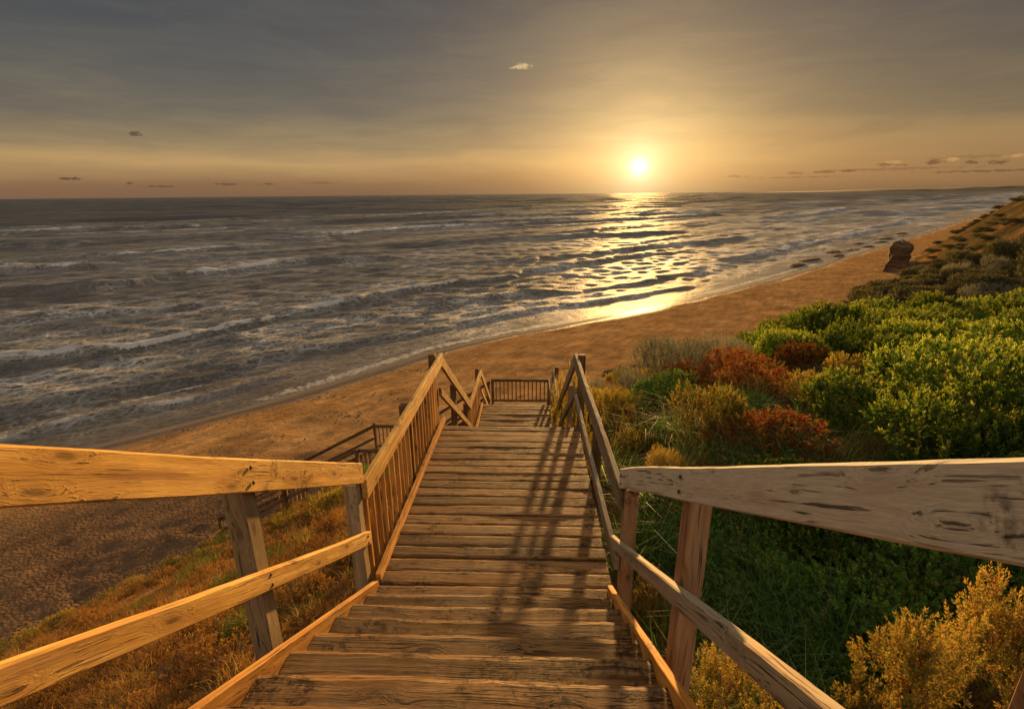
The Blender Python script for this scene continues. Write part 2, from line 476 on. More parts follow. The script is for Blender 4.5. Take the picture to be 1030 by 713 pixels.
# ------------------------------------------------------------------ sea
BREAKERS = [  # crest polyline, height, half width back, front, foam profile along (0..1 positions, values)
    ([(-52, 30), (-46.2, 40.2), (-43, 42.6), (-37.4, 45.2), (-34.9, 50.4), (-29.5, 56.8), (-24.3, 65.5), (-17, 75.1), (-5.6, 84.3), (13.6, 107.5), (39.7, 125.8)], .50, 2.6, .9, [(0, 1), (.35, .95), (.5, .6), (.62, .25), (1, .0)]),
    ([(-110, 62), (-90, 70), (-67, 75.5), (-64.5, 85.2), (-59.6, 94.7), (-50.7, 104.5), (-38.6, 109.1), (-25, 113)], .85, 4.2, 1.7, [(0, .0), (.3, .05), (.48, .15), (.58, 1), (.75, 1), (.84, .1), (1, 0)]),
    ([(-150, 84), (-125, 90), (-104, 95.6), (-94, 98.2), (-86, 104)], .9, 4., 1.8, [(0, .8), (.5, 1), (.85, 1), (1, .1)]),
    ([(-200, 128), (-170, 132), (-150, 139.4), (-141, 147.6), (-130, 152)], 1.3, 6., 2.4, [(0, 0), (.5, .1), (1, .1)]),
    ([(-108, 118), (-96, 124.8), (-83, 136.2), (-70, 142)], .8, 4., 1.8, [(0, .3), (.3, 1), (.8, 1), (1, .3)]),
    ([(-85, 176), (-67.8, 188.7), (-47.6, 214.6), (-26, 225.6), (0, 235)], 1.2, 6., 2.5, [(0, .6), (.3, 1), (.6, .9), (1, .1)]),
    ([(-45, 138), (-29.4, 144.6), (8, 169.7), (35, 176), (60, 190)], 1.0, 5., 2.2, [(0, .1), (.5, .25), (1, .1)]),
    ([(-7, 246), (32.7, 268), (88, 305), (120, 330)], 1.5, 7., 3., [(0, .7), (.15, .3), (.4, .5), (1, .2)]),
    ([(-7, 103.3), (15.1, 120.4), (45, 143.4), (70, 166)], .75, 4., 1.6, [(0, .1), (.5, .35), (1, .1)]),
    ([(-30, 66), (-10.5, 55.9 + 9), (0.9, 71), (14.8, 78), (32, 92)], .32, 2.2, .9, [(0, .2), (.5, .45), (1, .3)]),
    ([(-20, 44.5), (-10.5, 51), (-0.4, 60), (11.5, 67.3), (26, 78)], .20, 1.6, .7, [(0, .5), (.5, .5), (1, .5)]),
    ([(-36, 18.5), (-31, 25.5), (-27.7, 29.2), (-24, 31.2), (-20.7, 35.0), (-17.8, 38.1)], .16, 1.2, .5, [(0, .7), (.3, 1), (.55, .8), (.8, .4), (1, .15)]),
    ([(60, 320), (78, 336), (106, 347), (130, 370)], 1.6, 7., 3., [(0, .3), (.5, .9), (1, .3)]),
    ([(30, 100), (58, 124), (92, 160), (130, 200)], .55, 3., 1.4, [(0, .4), (.4, .8), (1, .7)]),
    ([(44, 116), (80, 152), (120, 196), (180, 260)], .5, 3., 1.6, [(0, .4), (.4, .8), (1, .8)]),
    ([(-60, 240), (-20, 262), (30, 300)], 1.3, 7., 3., [(0, .2), (.5, .4), (1, .2)]),
    ([(-260, 190), (-210, 205), (-170, 226), (-140, 236)], 1.3, 7., 3., [(0, .5), (.4, .8), (1, .2)]),
    ([(110, 260), (160, 310), (230, 390)], 1.2, 6., 3., [(0, .6), (.5, .9), (1, .8)]),
    ([(-120, 260), (-60, 300), (10, 350), (60, 390)], 1.5, 8., 4., [(0, .0), (.5, .15), (1, .3)]),
    ([(-66, 50), (-56, 56.5), (-47, 61), (-40, 70)], .35, 3., 1.2, [(0, .3), (.5, .7), (1, .2)]),
]

def sea_material():
    m, g = new_mat('sea_water')
    P = g.n('ShaderNodeNewGeometry').outputs['Position']
    foam = g.attr('foam', 'Fac'); lace = g.attr('lace', 'Fac'); shal = g.attr('shallow', 'Fac')
    warp = g.vmath('ADD', P, g.vmath('SCALE', g.n('ShaderNodeTexNoise').outputs[1], 0.))
    nz = g.n('ShaderNodeTexNoise'); g.set(nz.inputs['Vector'], P); nz.inputs['Scale'].default_value = .55; nz.inputs['Detail'].default_value = 4.
    wv = g.vmath('ADD', P, g.vmath('SCALE', g.vmath('SUBTRACT', nz.outputs[1], (.5, .5, .5)), 1.2))
    # lines run along the shore: squash across it
    rot = g.n('ShaderNodeVectorRotate', rotation_type='Z_AXIS')
    g.set(rot.inputs['Vector'], wv); rot.inputs['Angle'].default_value = R(-41)
    lv = g.scale(rot.outputs[0], (.6, 1.0, 1.))
    ed = g.n('ShaderNodeTexVoronoi', feature='DISTANCE_TO_EDGE'); g.set(ed.inputs['Vector'], lv); ed.inputs['Scale'].default_value = .85
    ed2 = g.n('ShaderNodeTexVoronoi', feature='DISTANCE_TO_EDGE'); g.set(ed2.inputs['Vector'], lv); ed2.inputs['Scale'].default_value = 2.6
    l1 = g.rng(ed.outputs['Distance'], 0., .12, 1., 0.)
    l2 = g.rng(ed2.outputs['Distance'], 0., .16, .8, 0.)
    pat = g.noise(lv, .22, 5., .65)
    lc = g.math('MULTIPLY', g.math('MAXIMUM', l1, l2), g.rng(pat, .36, .58))
    fine = g.noise(lv, 3.2, 5., .75)
    f1 = g.math('MULTIPLY', lace, lc)
    fin2 = g.noise(P, 2.4, 5., .75)
    solid = g.math('MULTIPLY', g.rng(g.math('ADD', foam, g.math('MULTIPLY', g.math('SUBTRACT', fin2, .5), 2.2)), .40, .95), .92)
    film = g.math('MULTIPLY', g.math('MULTIPLY', lace, g.rng(fin2, .44, .64)), .62)
    mask = g.math('MAXIMUM', g.math('MAXIMUM', g.math('MULTIPLY', f1, .92), film), solid, clamp=True)
    base = g.mix(shal, (.034, .030, .024), (.075, .054, .034))
    n1 = g.noise(g.scale(rot.outputs[0], (.55, 1.1, 1.)), .75, 5., .62)
    n2 = g.noise(g.scale(rot.outputs[0], (.6, 1., 1.)), 4.5, 3., .6)
    n3 = g.noise(g.scale(rot.outputs[0], (.5, 1., 1.)), .16, 4., .6)
    h = g.math('ADD', g.math('ADD', n1, g.math('MULTIPLY', n2, .42)), g.math('MULTIPLY', n3, g.math('ADD', 1.7, g.math('MULTIPLY', g.attr('off', 'Fac'), 15.))))
    nb = g.bump(h, 1., g.rng(shal, 0., 1., .44, .10, False))
    wat = principled(g, base, .30, nb, .5)
    wat.inputs['IOR'].default_value = 1.33
    hf = g.math('ADD', fine, g.math('MULTIPLY', mask, .4))
    fo = principled(g, g.mix(fine, (.42, .40, .375), (.80, .77, .72)), .8, g.bump(g.math('ADD', hf, g.math('MULTIPLY', fin2, 2.)), 1., .40), .1)
    mx = g.n('ShaderNodeMixShader')
    g.set(mx.inputs[0], mask)
    g.t.links.new(wat.outputs[0], mx.inputs[1]); g.t.links.new(fo.outputs[0], mx.inputs[2])
    finish(g, mx.outputs[0])
    return m

def build_sea():
    X, Y, F = polar_grid(0, 0, 20, 16000, .0062, R(-84), R(66), .0050)
    s, al = sdist(X, Y, SHORE)
    D = -s                                             # metres out from the water's edge
    dist = np.hypot(X, Y)
    Z = np.zeros_like(X)
    open_ = sstep(0, 14, D)
    # swell in coast coordinates, bent and broken up by noise
    ph = D + 9 * (fbm(al / 60., D / 60., 3, 3) - .5) * 2
    amp = sstep(10, 60, D) * (.08 + .20 * fbm(al / 45., D / 26., 9, 2)) 
    q = (ph / 24.) % 1.0
    Z += amp * (np.exp(-((q - .5) / .16) ** 2) - .3) * .5
    q2 = ((ph * 1.0 + 3.3 * np.sin(al / 23.)) / 9.5) % 1.0
    Z += .06 * sstep(4, 20, D) * (np.exp(-((q2 - .5) / .2) ** 2) - .35) * 1.3
    # wind chop
    for i in range(25):
        wl = 1.1 * 1.23 ** i
        th = R(131) + random.gauss(0, .55)
        k = 2 * math.pi / wl
        w = sstep(2.5, 4.5, wl / (dist * .0062 + 1e-6))
        if wl > 26:
            w = w * sstep(140, 520, dist) * 1.5
        pn = 2.4 * fbm(X / (wl * 6), Y / (wl * 6), 60 + i, 2)
        Z += open_ * w * .011 * wl ** .72 * (1.45 if wl < 5 else 1.) * (.55 if 7 < wl < 26 else 1.) * np.sin(k * (X * math.cos(th) + Y * math.sin(th)) + random.uniform(0, 6.28) + pn * 2.4)
    foam = np.zeros_like(X); lace = np.zeros_like(X)
    for P, A, wb, wf, prof in BREAKERS:
        Pp = smooth_poly(P, 3)
        mn, mx = Pp.min(0) - 45, Pp.max(0) + 45
        sel = np.where((X > mn[0]) & (X < mx[0]) & (Y > mn[1]) & (Y < mx[1]))[0]
        if not len(sel):
            continue
        x, y = X[sel], Y[sel]
        wx = x + (fbm(x / 7, y / 7, 91, 3) - .5) * 3.6 * wb / 3; wy = y + (fbm(x / 7, y / 7, 95, 3) - .5) * 3.6 * wb / 3
        u, a = sdist(wx, wy, Pp)                       # + on the right of the line = shoreward
        L = np.hypot(*np.diff(Pp, axis=0).T).sum()
        f = a / L
        endcap = sstep(0, .10, f) * sstep(1, .90, f)
        crest = A * (.65 + .7 * fbm(a / 11., a * 0 + A, 13, 2)) * endcap
        h = crest * np.where(u < 0, np.exp(-(u / wb) ** 2), np.exp(-(u / wf) ** 2))
        h = h - .28 * crest * np.exp(-((u - wf * 2.4) / (wf * 1.4)) ** 2)
        h = h * (.72 + .42 * fbm(x / 1.1, y / 1.1, 111, 3)) * (.8 if mx[0] > 30 else 1.)
        pf = np.interp(f, [p[0] for p in prof], [p[1] for p in prof])
        pf = np.clip(pf + (fbm(a / 6., a * 0 + 3, 17, 3) - .5) * .9 * (pf > .04), 0, 1.1)
        h = h + pf * crest * .30 * np.exp(-((u - .2 * wf) / (wf * .9)) ** 2) * (fbm(x / .7, y / .7, 19, 3) - .2)
        Z[sel] += h
        band = np.where(u < 0, np.exp(-(u / (.35 * wb)) ** 2), np.exp(-(u / (.95 * wf)) ** 4))
        rag = .22 + 1.75 * fbm(x / .9, y / .9, 33, 4) * (.5 + fbm(x / 3.4, y / 3.4, 37, 2))
        foam[sel] = np.maximum(foam[sel], pf * band * endcap * rag)
        trail = np.where(u < 0, np.exp(-(-u / (6.5 * wb))), np.exp(-(u / (3.2 * wf))))
        lace[sel] = np.maximum(lace[sel], pf * trail * endcap * .95)
    # many short crests parallel to the shore
    rb = np.random.default_rng(21)
    for i in range(270):
        D0 = 5 + 330 * rb.random() ** 1.5
        al0 = rb.uniform(0, 1) ** 1.0 * 620 + 620
        Lh = rb.uniform(7, 26) * (1 + D0 / 130)
        A = (.08 + .22 * rb.random()) * min(1.6, .45 + D0 / 90)
        wf = A * 1.5 + .25; wb = wf * 2.6
        fo = rb.random() ** 1.0
        sel = np.where((np.abs(al - al0) < Lh * 1.6) & (np.abs(D - D0) < 30 + wb * 4))[0]
        if not len(sel):
            continue
        a_ = al[sel]; u = (D0 + (fbm(a_ / 19., a_ * 0 + i, 200 + i, 3) - .5) * 9 + rb.normal() * .05 * (a_ - al0)) - D[sel] + (fbm(X[sel] / 3., Y[sel] / 3., 91, 2) - .5) * 1.2
        e_ = np.exp(-((a_ - al0) / Lh) ** 4) * (.5 + .9 * fbm(a_ / 8., a_ * 0 + i, 300 + i, 2))
        Z[sel] += A * e_ * (np.where(u < 0, np.exp(-(u / wb) ** 2), np.exp(-(u / wf) ** 2)) - .25 * np.exp(-((u - 2.4 * wf) / (1.5 * wf)) ** 2))
        pf = np.clip(fo * 1.1 + (fbm(a_ / 5., a_ * 0 + i, 400 + i, 3) - .55) * 1.5, 0, 1) * e_
        foam[sel] = np.maximum(foam[sel], pf * np.exp(-((u - .2 * wf) / (.75 * wf)) ** 2) * (.35 + 1.15 * fbm(X[sel] / 1.2, Y[sel] / 1.2, 35, 4)))
        lace[sel] = np.maximum(lace[sel], .9 * pf * np.where(u < 0, np.exp(u / (5 * wb)), np.exp(-u / (3 * wf))))
    surf = sstep(120, 30, D) * sstep(-.5, 3, D)
    lace = np.maximum(lace, surf * (.45 + .95 * sstep(.42, .66, fbm(al / 17., D / 8., 55, 4))) * .85)
    lace = np.maximum(lace, .55 * sstep(320, 120, D) * sstep(.45, .66, fbm(al / 50., D / 14., 57, 4)))
    # swash: a lip of foam on the wet sand
    edge = 1.2 + 1.6 * fbm(al / 7., al * 0, 71, 3)
    lip = np.exp(-((D - edge * .32) / .85) ** 2) * (.55 + .55 * fbm(al / 3., D, 73, 3))
    foam = np.maximum(foam, lip * sstep(.18, .42, fbm(al / 14., al * 0 + 7, 75, 2)))
    sw2 = np.exp(-((D - 5.2 - 3.4 * fbm(al / 9., al * 0, 81, 3)) / .42) ** 2) * sstep(.45, .60, fbm(al / 8., al * 0, 83, 2))
    foam = np.maximum(foam, sw2 * .9)
    Z += sw2 * .10 * (fbm(X / .5, Y / .5, 15, 2)) + lip * .03
    Z = SEA + Z * sstep(-1.5, 5, D) + .02
    # thin sheet at the edge follows the sand
    keep = D[F].min(1) > -3.
    f = F[keep]; u, inv = np.unique(f, return_inverse=True)
    shal = sstep(9, .5, D)
    me = mesh_np('sea', np.column_stack([X, Y, Z])[u], inv.reshape(-1, 4), {'foam': ('FLOAT', foam[u]), 'lace': ('FLOAT', lace[u]), 'shallow': ('FLOAT', shal[u]), 'off': ('FLOAT', sstep(60, 420, D)[u])}, True)
    tag(mesh_obj('sea', me, sea_material()), 'grey brown sea with broken surf lines', 'sea', None, 'structure')
build_sea()

# distant coast on the horizon
def build_coast():
    m, g = new_mat('distant_coast_scrub')
    P = g.n('ShaderNodeNewGeometry').outputs['Position']
    finish(g, principled(g, g.ramp(g.noise(P, .004, 4.), [(.3, (.06, .06, .03)), (.7, (.16, .12, .06))]), .95, None, .1).outputs[0])
    n = 90; V = []; F = []
    prof = [(-520, -.02), (-300, .55), (0, 1.), (420, .95), (900, .0)]
    for i in range(n):
        f = i / (n - 1)
        az = R(20 + 38 * f); r = 7600
        hh = 62 * sstep(0, .62, np.array(f)) * (.55 + .6 * fbm(np.array([f * 9.]), np.array([.3]), 5, 3)[0]) + 1
        for dr, hz in prof:
            rr = r + dr
            V.append((rr * math.sin(az), rr * math.cos(az), SEA - 1 + hh * hz))
    k = len(prof)
    for i in range(n - 1):
        for j in range(k - 1):
            F.append((i * k + j, (i + 1) * k + j, (i + 1) * k + j + 1, i * k + j + 1))
    o = mesh_obj('distant_headland', mesh_np('distant_headland', np.array(V), np.array(F), None, True), m)
    tag(o, 'low dark headland along the right horizon', 'headland', None, 'structure')
build_coast()

# ------------------------------------------------------------------ the stairway
def zn(y):                                            # nosing line of the upper flight
    return TAN1 * (Y0 - y)

def posts(parent, pts, mat, sx=.11, sy=.11, name='post'):
    for x, y, zt in pts:
        zb = gz(x, y) - .35
        boards(name, [((x, y, zb), (x, y, zt), sx, sy, dict(ch=.006))], mat, parent)

def flight(label, pa, pb, n, half, xc, parent_mat, wide=.27, axis='y', str_mat=None, top_over=.035):
    """treads from pa (top edge, y/x and z) down to pb; n treads between"""
    root = empty('stair_flight', (0, 0, 0), label, 'stair flight', 'stair flights')
    (a0, z0), (a1, z1) = pa, pb
    sgn = 1 if a1 > a0 else -1
    for i in range(1, n + 1):
        f = i / (n + 1)
        a = a0 + (a1 - a0) * f; z = z0 + (z1 - z0) * f
        c = a - sgn * (wide / 2)                     # a is the nosing
        j = random.uniform(-.004, .004)
        if axis == 'y':
            boards('tread', [((xc - half, c + j, z - .0225), (xc + half, c - j, z - .0225), wide, .045, dict(ch=.008, warp=.005, seg=40, wear=1.6, worn=(.030, .011)))], parent_mat, root)
        else:
            boards('tread', [((c + j, xc - half, z - .0225), (c - j, xc + half, z - .0225), wide, .045, dict(ch=.007, warp=.004))], parent_mat, root)
    for sd in (-1, 1):
        q = xc + sd * (half + .003 + .0225)
        dz = top_over - .13
        if axis == 'y':
            boards('stringer', [((q, a0, z0 + dz), (q, a1, z1 + dz), .045, .26)], str_mat or M['gold'], root)
        else:
            boards('stringer', [((a0, q, z0 + dz), (a1, q, z1 + dz), .045, .26)], str_mat or M['gold'], root)
    return root

def landing(label, x0, x1, y0, y1, z, zend, mat, axis='y', pitch=.17, legs=()):
    root = empty('landing', ((x0 + x1) / 2, (y0 + y1) / 2, 0), label, 'landing', 'landings of the stairway')
    loc = ((x0 + x1) / 2, (y0 + y1) / 2, 0)
    sp = []
    if axis == 'y':
        n = int(round((y1 - y0) / pitch)); pt = (y1 - y0) / n
        for i in range(n):
            f = (i + .5) / n
            zz = z + (zend - z) * f + random.uniform(-.004, .004)
            wv = pt - random.uniform(.012, .024)
            yy = y0 + (y1 - y0) * f
            sp.append(((x0 - random.uniform(0, .02), yy + random.uniform(-.003, .003), zz - .0225), (x1 + random.uniform(0, .02), yy + random.uniform(-.003, .003), zz - .0225 + random.uniform(-.003, .003)), wv, .045, dict(ch=.006, warp=.004, seg=36, worn=(.020, .006))))
    else:
        n = int(round((x1 - x0) / pitch)); pt = (x1 - x0) / n
        for i in range(n):
            xx = x0 + (x1 - x0) * (i + .5) / n
            sp.append(((xx, y0, z - .0225), (xx, y1, z - .0225), pt - .018, .045))
    boards('decking', sp, mat, root, loc)
    k = .05
    for xx in (x0 + .12, (x0 + x1) / 2, x1 - .12):
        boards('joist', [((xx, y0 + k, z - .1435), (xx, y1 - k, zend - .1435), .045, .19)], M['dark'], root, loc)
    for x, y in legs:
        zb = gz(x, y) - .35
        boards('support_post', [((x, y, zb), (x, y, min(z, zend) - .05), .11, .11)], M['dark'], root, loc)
    return root

NT_UP = 18
flight('upper flight of worn brown treads nearest the viewer, with golden side boards', (Y0 - .2877 * (NT_UP + 1), .1702 * (NT_UP + 1)), (Y0, 0.0), NT_UP, .985, 0.0, M['tread'], wide=.262)
landing('long plank landing below the nearest flight, crossed by narrow shadows', -1.03, 1.02, Y0 - .012 - .15, 6.86, 0.0, -.06, M['deck'], legs=((-.9, 4.2), (.85, 4.2), (-.9, 6.6), (.85, 6.6)))
flight('middle flight dropping from the long landing to the smaller one', (6.87, -.06), (10.1, -2.2), 12, .945, -.08, M['tread'], wide=.26)
landing('smaller middle landing, its left side closed by golden balusters', -1.05, .87, 9.95, 12.66, -2.2, -2.2, M['deck'], legs=((-.95, 10.3), (.75, 10.3), (-.95, 12.4), (.75, 12.4)))
flight('third flight, mostly hidden beyond the middle landing', (12.67, -2.2), (15.2, -4.0), 10, .945, -.08, M['tread'], wide=.25)
landing('lowest straight landing enclosed by the dark baluster fence', -1.05, .87, 15.1, 17.0, -4.0, -4.0, M['deck'], legs=((-.9, 15.4), (.7, 15.4), (-.9, 16.8), (.7, 16.8)))
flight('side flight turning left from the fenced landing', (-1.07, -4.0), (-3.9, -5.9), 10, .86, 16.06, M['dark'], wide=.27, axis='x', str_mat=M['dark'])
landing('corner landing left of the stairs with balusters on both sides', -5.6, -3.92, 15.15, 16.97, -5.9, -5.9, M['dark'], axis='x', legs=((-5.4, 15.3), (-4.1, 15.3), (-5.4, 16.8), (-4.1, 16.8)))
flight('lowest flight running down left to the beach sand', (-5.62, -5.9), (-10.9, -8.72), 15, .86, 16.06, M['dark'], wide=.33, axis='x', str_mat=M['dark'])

RG = 'timber railings along the stairway'
def railing(label, name='railing'):
    return empty(name, (0, 0, 0), label, 'railing', RG)
T = .045
def rail(root, name, p0, p1, h, mat, t=T, **kw):
    """p = point on the middle of the board's top edge; h vertical height"""
    a = (p0[0], p0[1], p0[2] - h / 2); b = (p1[0], p1[1], p1[2] - h / 2)
    return boards(name, [(a, b, t, h, dict(kw))], mat, root)
def balusters(root, pts, mat, s=.036):
    for x, y, zb, zt in pts:
        boards('baluster', [((x, y, zb), (x + random.uniform(-.004, .004), y, zt), s, s, dict(ch=.003, seg=3))], mat, root)

XL, XR = -1.0625, 1.0625
def bolts(part, pts, face):
    """galvanised bolt heads on the face of a board; pts (y,z) on the plane x=face"""
    sg = 1 if face < 0 else -1
    for y, z in pts:
        V = []; F = []
        for dx, rr_ in ((-.002, .0105), (.003, .0105), (.0055, .006)):
            for q in range(8):
                an = q * math.pi / 4
                V.append((face + sg * dx, y + rr_ * math.cos(an), z + rr_ * math.sin(an)))
        for rr_ in range(2):
            for q in range(8):
                q2 = (q + 1) % 8
                F.append((rr_ * 8 + q, rr_ * 8 + q2, rr_ * 8 + 8 + q2, rr_ * 8 + 8 + q))
        mesh_obj('bolt', mesh_np('bolt', np.array(V), [np.array(F), np.array([[16 + q for q in range(8)]])]), BOLT, part)
BOLT, _g = new_mat('rusty_bolt')
finish(_g, principled(_g, (.035, .022, .014), .6, None, .3).outputs[0])
# upper left
r = railing('golden pine railing left of the nearest flight, two boards on grey posts')
tr = rail(r, 'top_rail', (XL, -1.7, zn(-1.7) + 1.18), (XL, 3.60, zn(3.60) + 1.18), .19, M['gold_rail'], ch=.008, warp=.006)
mr = rail(r, 'mid_rail', (XL, -1.7, zn(-1.7) + .525), (XL, 3.655, zn(3.655) + .52), .128, M['gold_rail'], ch=.008, warp=.005)
bolts(tr, [(y, zn(y) + d) for y in (.6, 2.15, 3.53) for d in (1.13, 1.045)], -1.0395)
bolts(mr, [(y, zn(y) + d) for y in (.6, 2.15, 3.56) for d in (.49, .425)], -1.0395)
posts(r, [(-1.141, 2.17, zn(2.17) + 1.05), (-1.141, .62, zn(.62) + 1.05), (-1.141, -.9, zn(-.9) + 1.05), (-1.141, 3.60, .985)], M['post'])
# upper right
r = railing('grey weathered railing right of the nearest flight, two boards on reddish posts')
tr = rail(r, 'top_rail', (XR, -1.7, zn(-1.7) + 1.155), (XR, 3.60, zn(3.60) + 1.17), .18, M['grey'], ch=.008, warp=.006)
rail(r, 'mid_rail', (XR - .003, -1.7, zn(-1.7) + .52), (XR - .003, 3.90, zn(3.90) + .5), .115, M['right'], t=.05, ch=.008, warp=.005)
bolts(tr, [(y, zn(y) + d) for y in (.57, 2.13, 3.53) for d in (1.11, 1.03)], 1.0395)
posts(r, [(1.143, 2.145, zn(2.145) + 1.05), (1.143, .57, zn(.57) + 1.05), (1.143, -.95, zn(-.95) + 1.05), (1.143, 3.60, .98)], M['red_post'], sx=.11)
# long landing left
r = railing('golden baluster railing left of the long landing')
rail(r, 'top_rail', (-1.05, 3.615, 1.0), (-1.05, 7.27, .955), .185, M['gold_rail'], t=.05, ch=.007)
boards('kick_rail', [((-1.005, 3.60, .035), (-1.005, 7.02, .045 - .06), .05, .075)], M['gold'], r)
balusters(r, [(-1.095, 3.72 + .168 * i, -.1, .90 - .012 * i / 5) for i in range(20)], M['gold'])
posts(r, [(-1.141, 7.06, 1.0), (-1.141, 5.35, .93)], M['dark'], .1, .1)
# long landing right
r = railing('grey two-board railing right of the long landing, beside the olive bushes')
rail(r, 'top_rail', (1.06, 3.612, .985), (.985, 7.27, .952), .20, M['right'], t=.05, ch=.007)
rail(r, 'mid_rail', (1.055, 3.55, .335), (.985, 7.25, .36), .125, M['right'], t=.045)
posts(r, [(1.075, 7.15, .97), (1.12, 5.5, .70)], M['dark'], .1, .1)
# flight 2
def zr2(y): return .904 - .662 * (y - 7.26)
r = railing('golden railing left of the middle flight, sloping between two peaks')
rail(r, 'top_rail', (XL, 7.275, zr2(7.275) + .03), (XL, 10.47, zr2(10.47) + .02), .19, M['gold_rail'])
rail(r, 'mid_rail', (XL, 7.115, zr2(7.115) - .55), (XL, 10.47, zr2(10.47) - .52), .135, M['gold_rail'])
posts(r, [(-1.141, 8.75, zr2(8.75) - .04), (-1.141, 10.35, zr2(10.35) - .05)], M['dark'], .1, .1)
r = railing('grey railing right of the middle flight, half hidden by the olive bush')
rail(r, 'top_rail', (.985, 7.275, zr2(7.275) + .03), (.925, 10.47, zr2(10.47) + .02), .19, M['right'])
rail(r, 'mid_rail', (.985, 7.115, zr2(7.115) - .55), (.925, 10.47, zr2(10.47) - .52), .135, M['right'])
posts(r, [(1.04, 8.75, zr2(8.75) - .04), (1.0, 10.35, zr2(10.35) - .05)], M['red_post'], .1, .1)
# landing 2
r = railing('golden baluster railing left of the smaller middle landing')
rail(r, 'top_rail', (XL, 10.475, -1.225), (XL, 12.84, -1.245), .18, M['gold_rail'])
balusters(r, [(-1.10, 10.55 + .15 * i, -2.25, -1.32) for i in range(15)], M['gold'])
boards('kick_rail', [((-1.02, 10.3, -2.165), (-1.02, 12.6, -2.165), .05, .075)], M['gold'], r)
posts(r, [(-1.141, 12.72, -1.2)], M['dark'], .1, .1)
r = railing('grey railing right of the smaller middle landing, behind the olive bush')
rail(r, 'top_rail', (.93, 10.475, -1.225), (.90, 12.84, -1.245), .18, M['right'])
rail(r, 'mid_rail', (.93, 10.475, -1.80), (.90, 12.8, -1.80), .12, M['right'])
posts(r, [(.985, 12.78, -1.16)], M['dark'], .1, .1)
# flight 3
def zr3(y): return -1.245 - .72 * (y - 12.84)
r = railing('golden railing left of the third flight, running down to the dark fence')
rail(r, 'top_rail', (XL, 12.845, zr3(12.845) + .02), (XL, 15.35, zr3(15.35)), .18, M['gold_rail'])
rail(r, 'mid_rail', (XL, 12.80, zr3(12.8) - .55), (XL, 15.35, zr3(15.35) - .5), .13, M['gold_rail'])
posts(r, [(-1.141, 15.25, zr3(15.25) - .02)], M['dark'], .1, .1)
r = railing('brown railing right of the third flight, running down to the dark fence')
rail(r, 'top_rail', (.90, 12.845, zr3(12.845) + .02), (.90, 15.35, zr3(15.35)), .18, M['right'])
rail(r, 'mid_rail', (.90, 12.80, zr3(12.8) - .55), (.90, 15.35, zr3(15.35) - .5), .13, M['right'])
posts(r, [(.98, 15.25, zr3(15.25) - .02)], M['dark'], .1, .1)
# end fence
r = railing('dark baluster fence across the foot of the straight stairs', 'baluster_fence')
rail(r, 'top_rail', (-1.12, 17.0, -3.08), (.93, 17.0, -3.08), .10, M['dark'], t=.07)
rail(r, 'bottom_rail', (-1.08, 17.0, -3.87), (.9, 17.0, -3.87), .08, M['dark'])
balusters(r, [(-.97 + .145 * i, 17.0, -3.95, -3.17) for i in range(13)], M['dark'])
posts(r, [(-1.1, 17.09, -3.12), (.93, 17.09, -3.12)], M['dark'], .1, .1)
rail(r, 'side_rail', (.93, 15.36, -3.08), (.93, 16.96, -3.08), .12, M['right'])
# side flight, corner landing and lowest flight, railed on both sides
def side_rails(y, where, sgn):
    def zt(x): return float(np.interp(-x, [1.1, 3.95, 5.6, 10.9], [-3.1, -4.95, -4.95, -7.76]))
    r = railing('dark railing of the side flight, ' + where[0])
    rail(r, 'top_rail', (-1.18, y, zt(-1.18)), (-3.93, y, zt(-3.93)), .12, M['dark'])
    rail(r, 'mid_rail', (-1.18, y, zt(-1.18) - .5), (-3.93, y, zt(-3.93) - .5), .11, M['dark'])
    posts(r, [(-1.25, y + sgn * .08, zt(-1.25)), (-3.9, y + sgn * .08, zt(-3.9))], M['dark'], .1, .1)
    r = railing('brown baluster railing of the corner landing, ' + where[1])
    rail(r, 'top_rail', (-3.94, y, -4.93), (-5.63, y, -4.93), .12, M['dark'])
    rail(r, 'bottom_rail', (-3.94, y, -5.78), (-5.6, y, -5.78), .08, M['dark'])
    balusters(r, [(-4.05 - .15 * i, y, -5.86, -5.04) for i in range(11)], M['gold'] if sgn < 0 else M['dark'])
    posts(r, [(-5.58, y + sgn * .08, -4.9)], M['dark'], .1, .1)
    r = railing('dark railing of the lowest flight down to the sand, ' + where[2])
    xe = -10.9
    rail(r, 'top_rail', (-5.635, y, zt(-5.635) + .02), (xe, y, zt(xe)), .13, M['dark'])
    rail(r, 'mid_rail', (-5.635, y, zt(-5.635) - .48), (xe, y, zt(xe) - .48), .11, M['dark'])
    posts(r, [(-8.3, y + sgn * .08, zt(-8.3) - .02), (xe + .08, y + sgn * .08, zt(xe) + .12)] + ([(-10.45, y + sgn * .08, zt(-10.45))] if sgn < 0 else []), M['dark'], .1, .1)
    if sgn < 0:
        balusters(r, [(-7.6 - .16 * i, y, zt(-7.6 - .16 * i) - .95, zt(-7.6 - .16 * i) - .1) for i in range(7)], M['gold'])
side_rails(17.0, ('far side', 'far side', 'far side'), 1)
side_rails(15.12, ('near side', 'near side', 'near side'), -1)

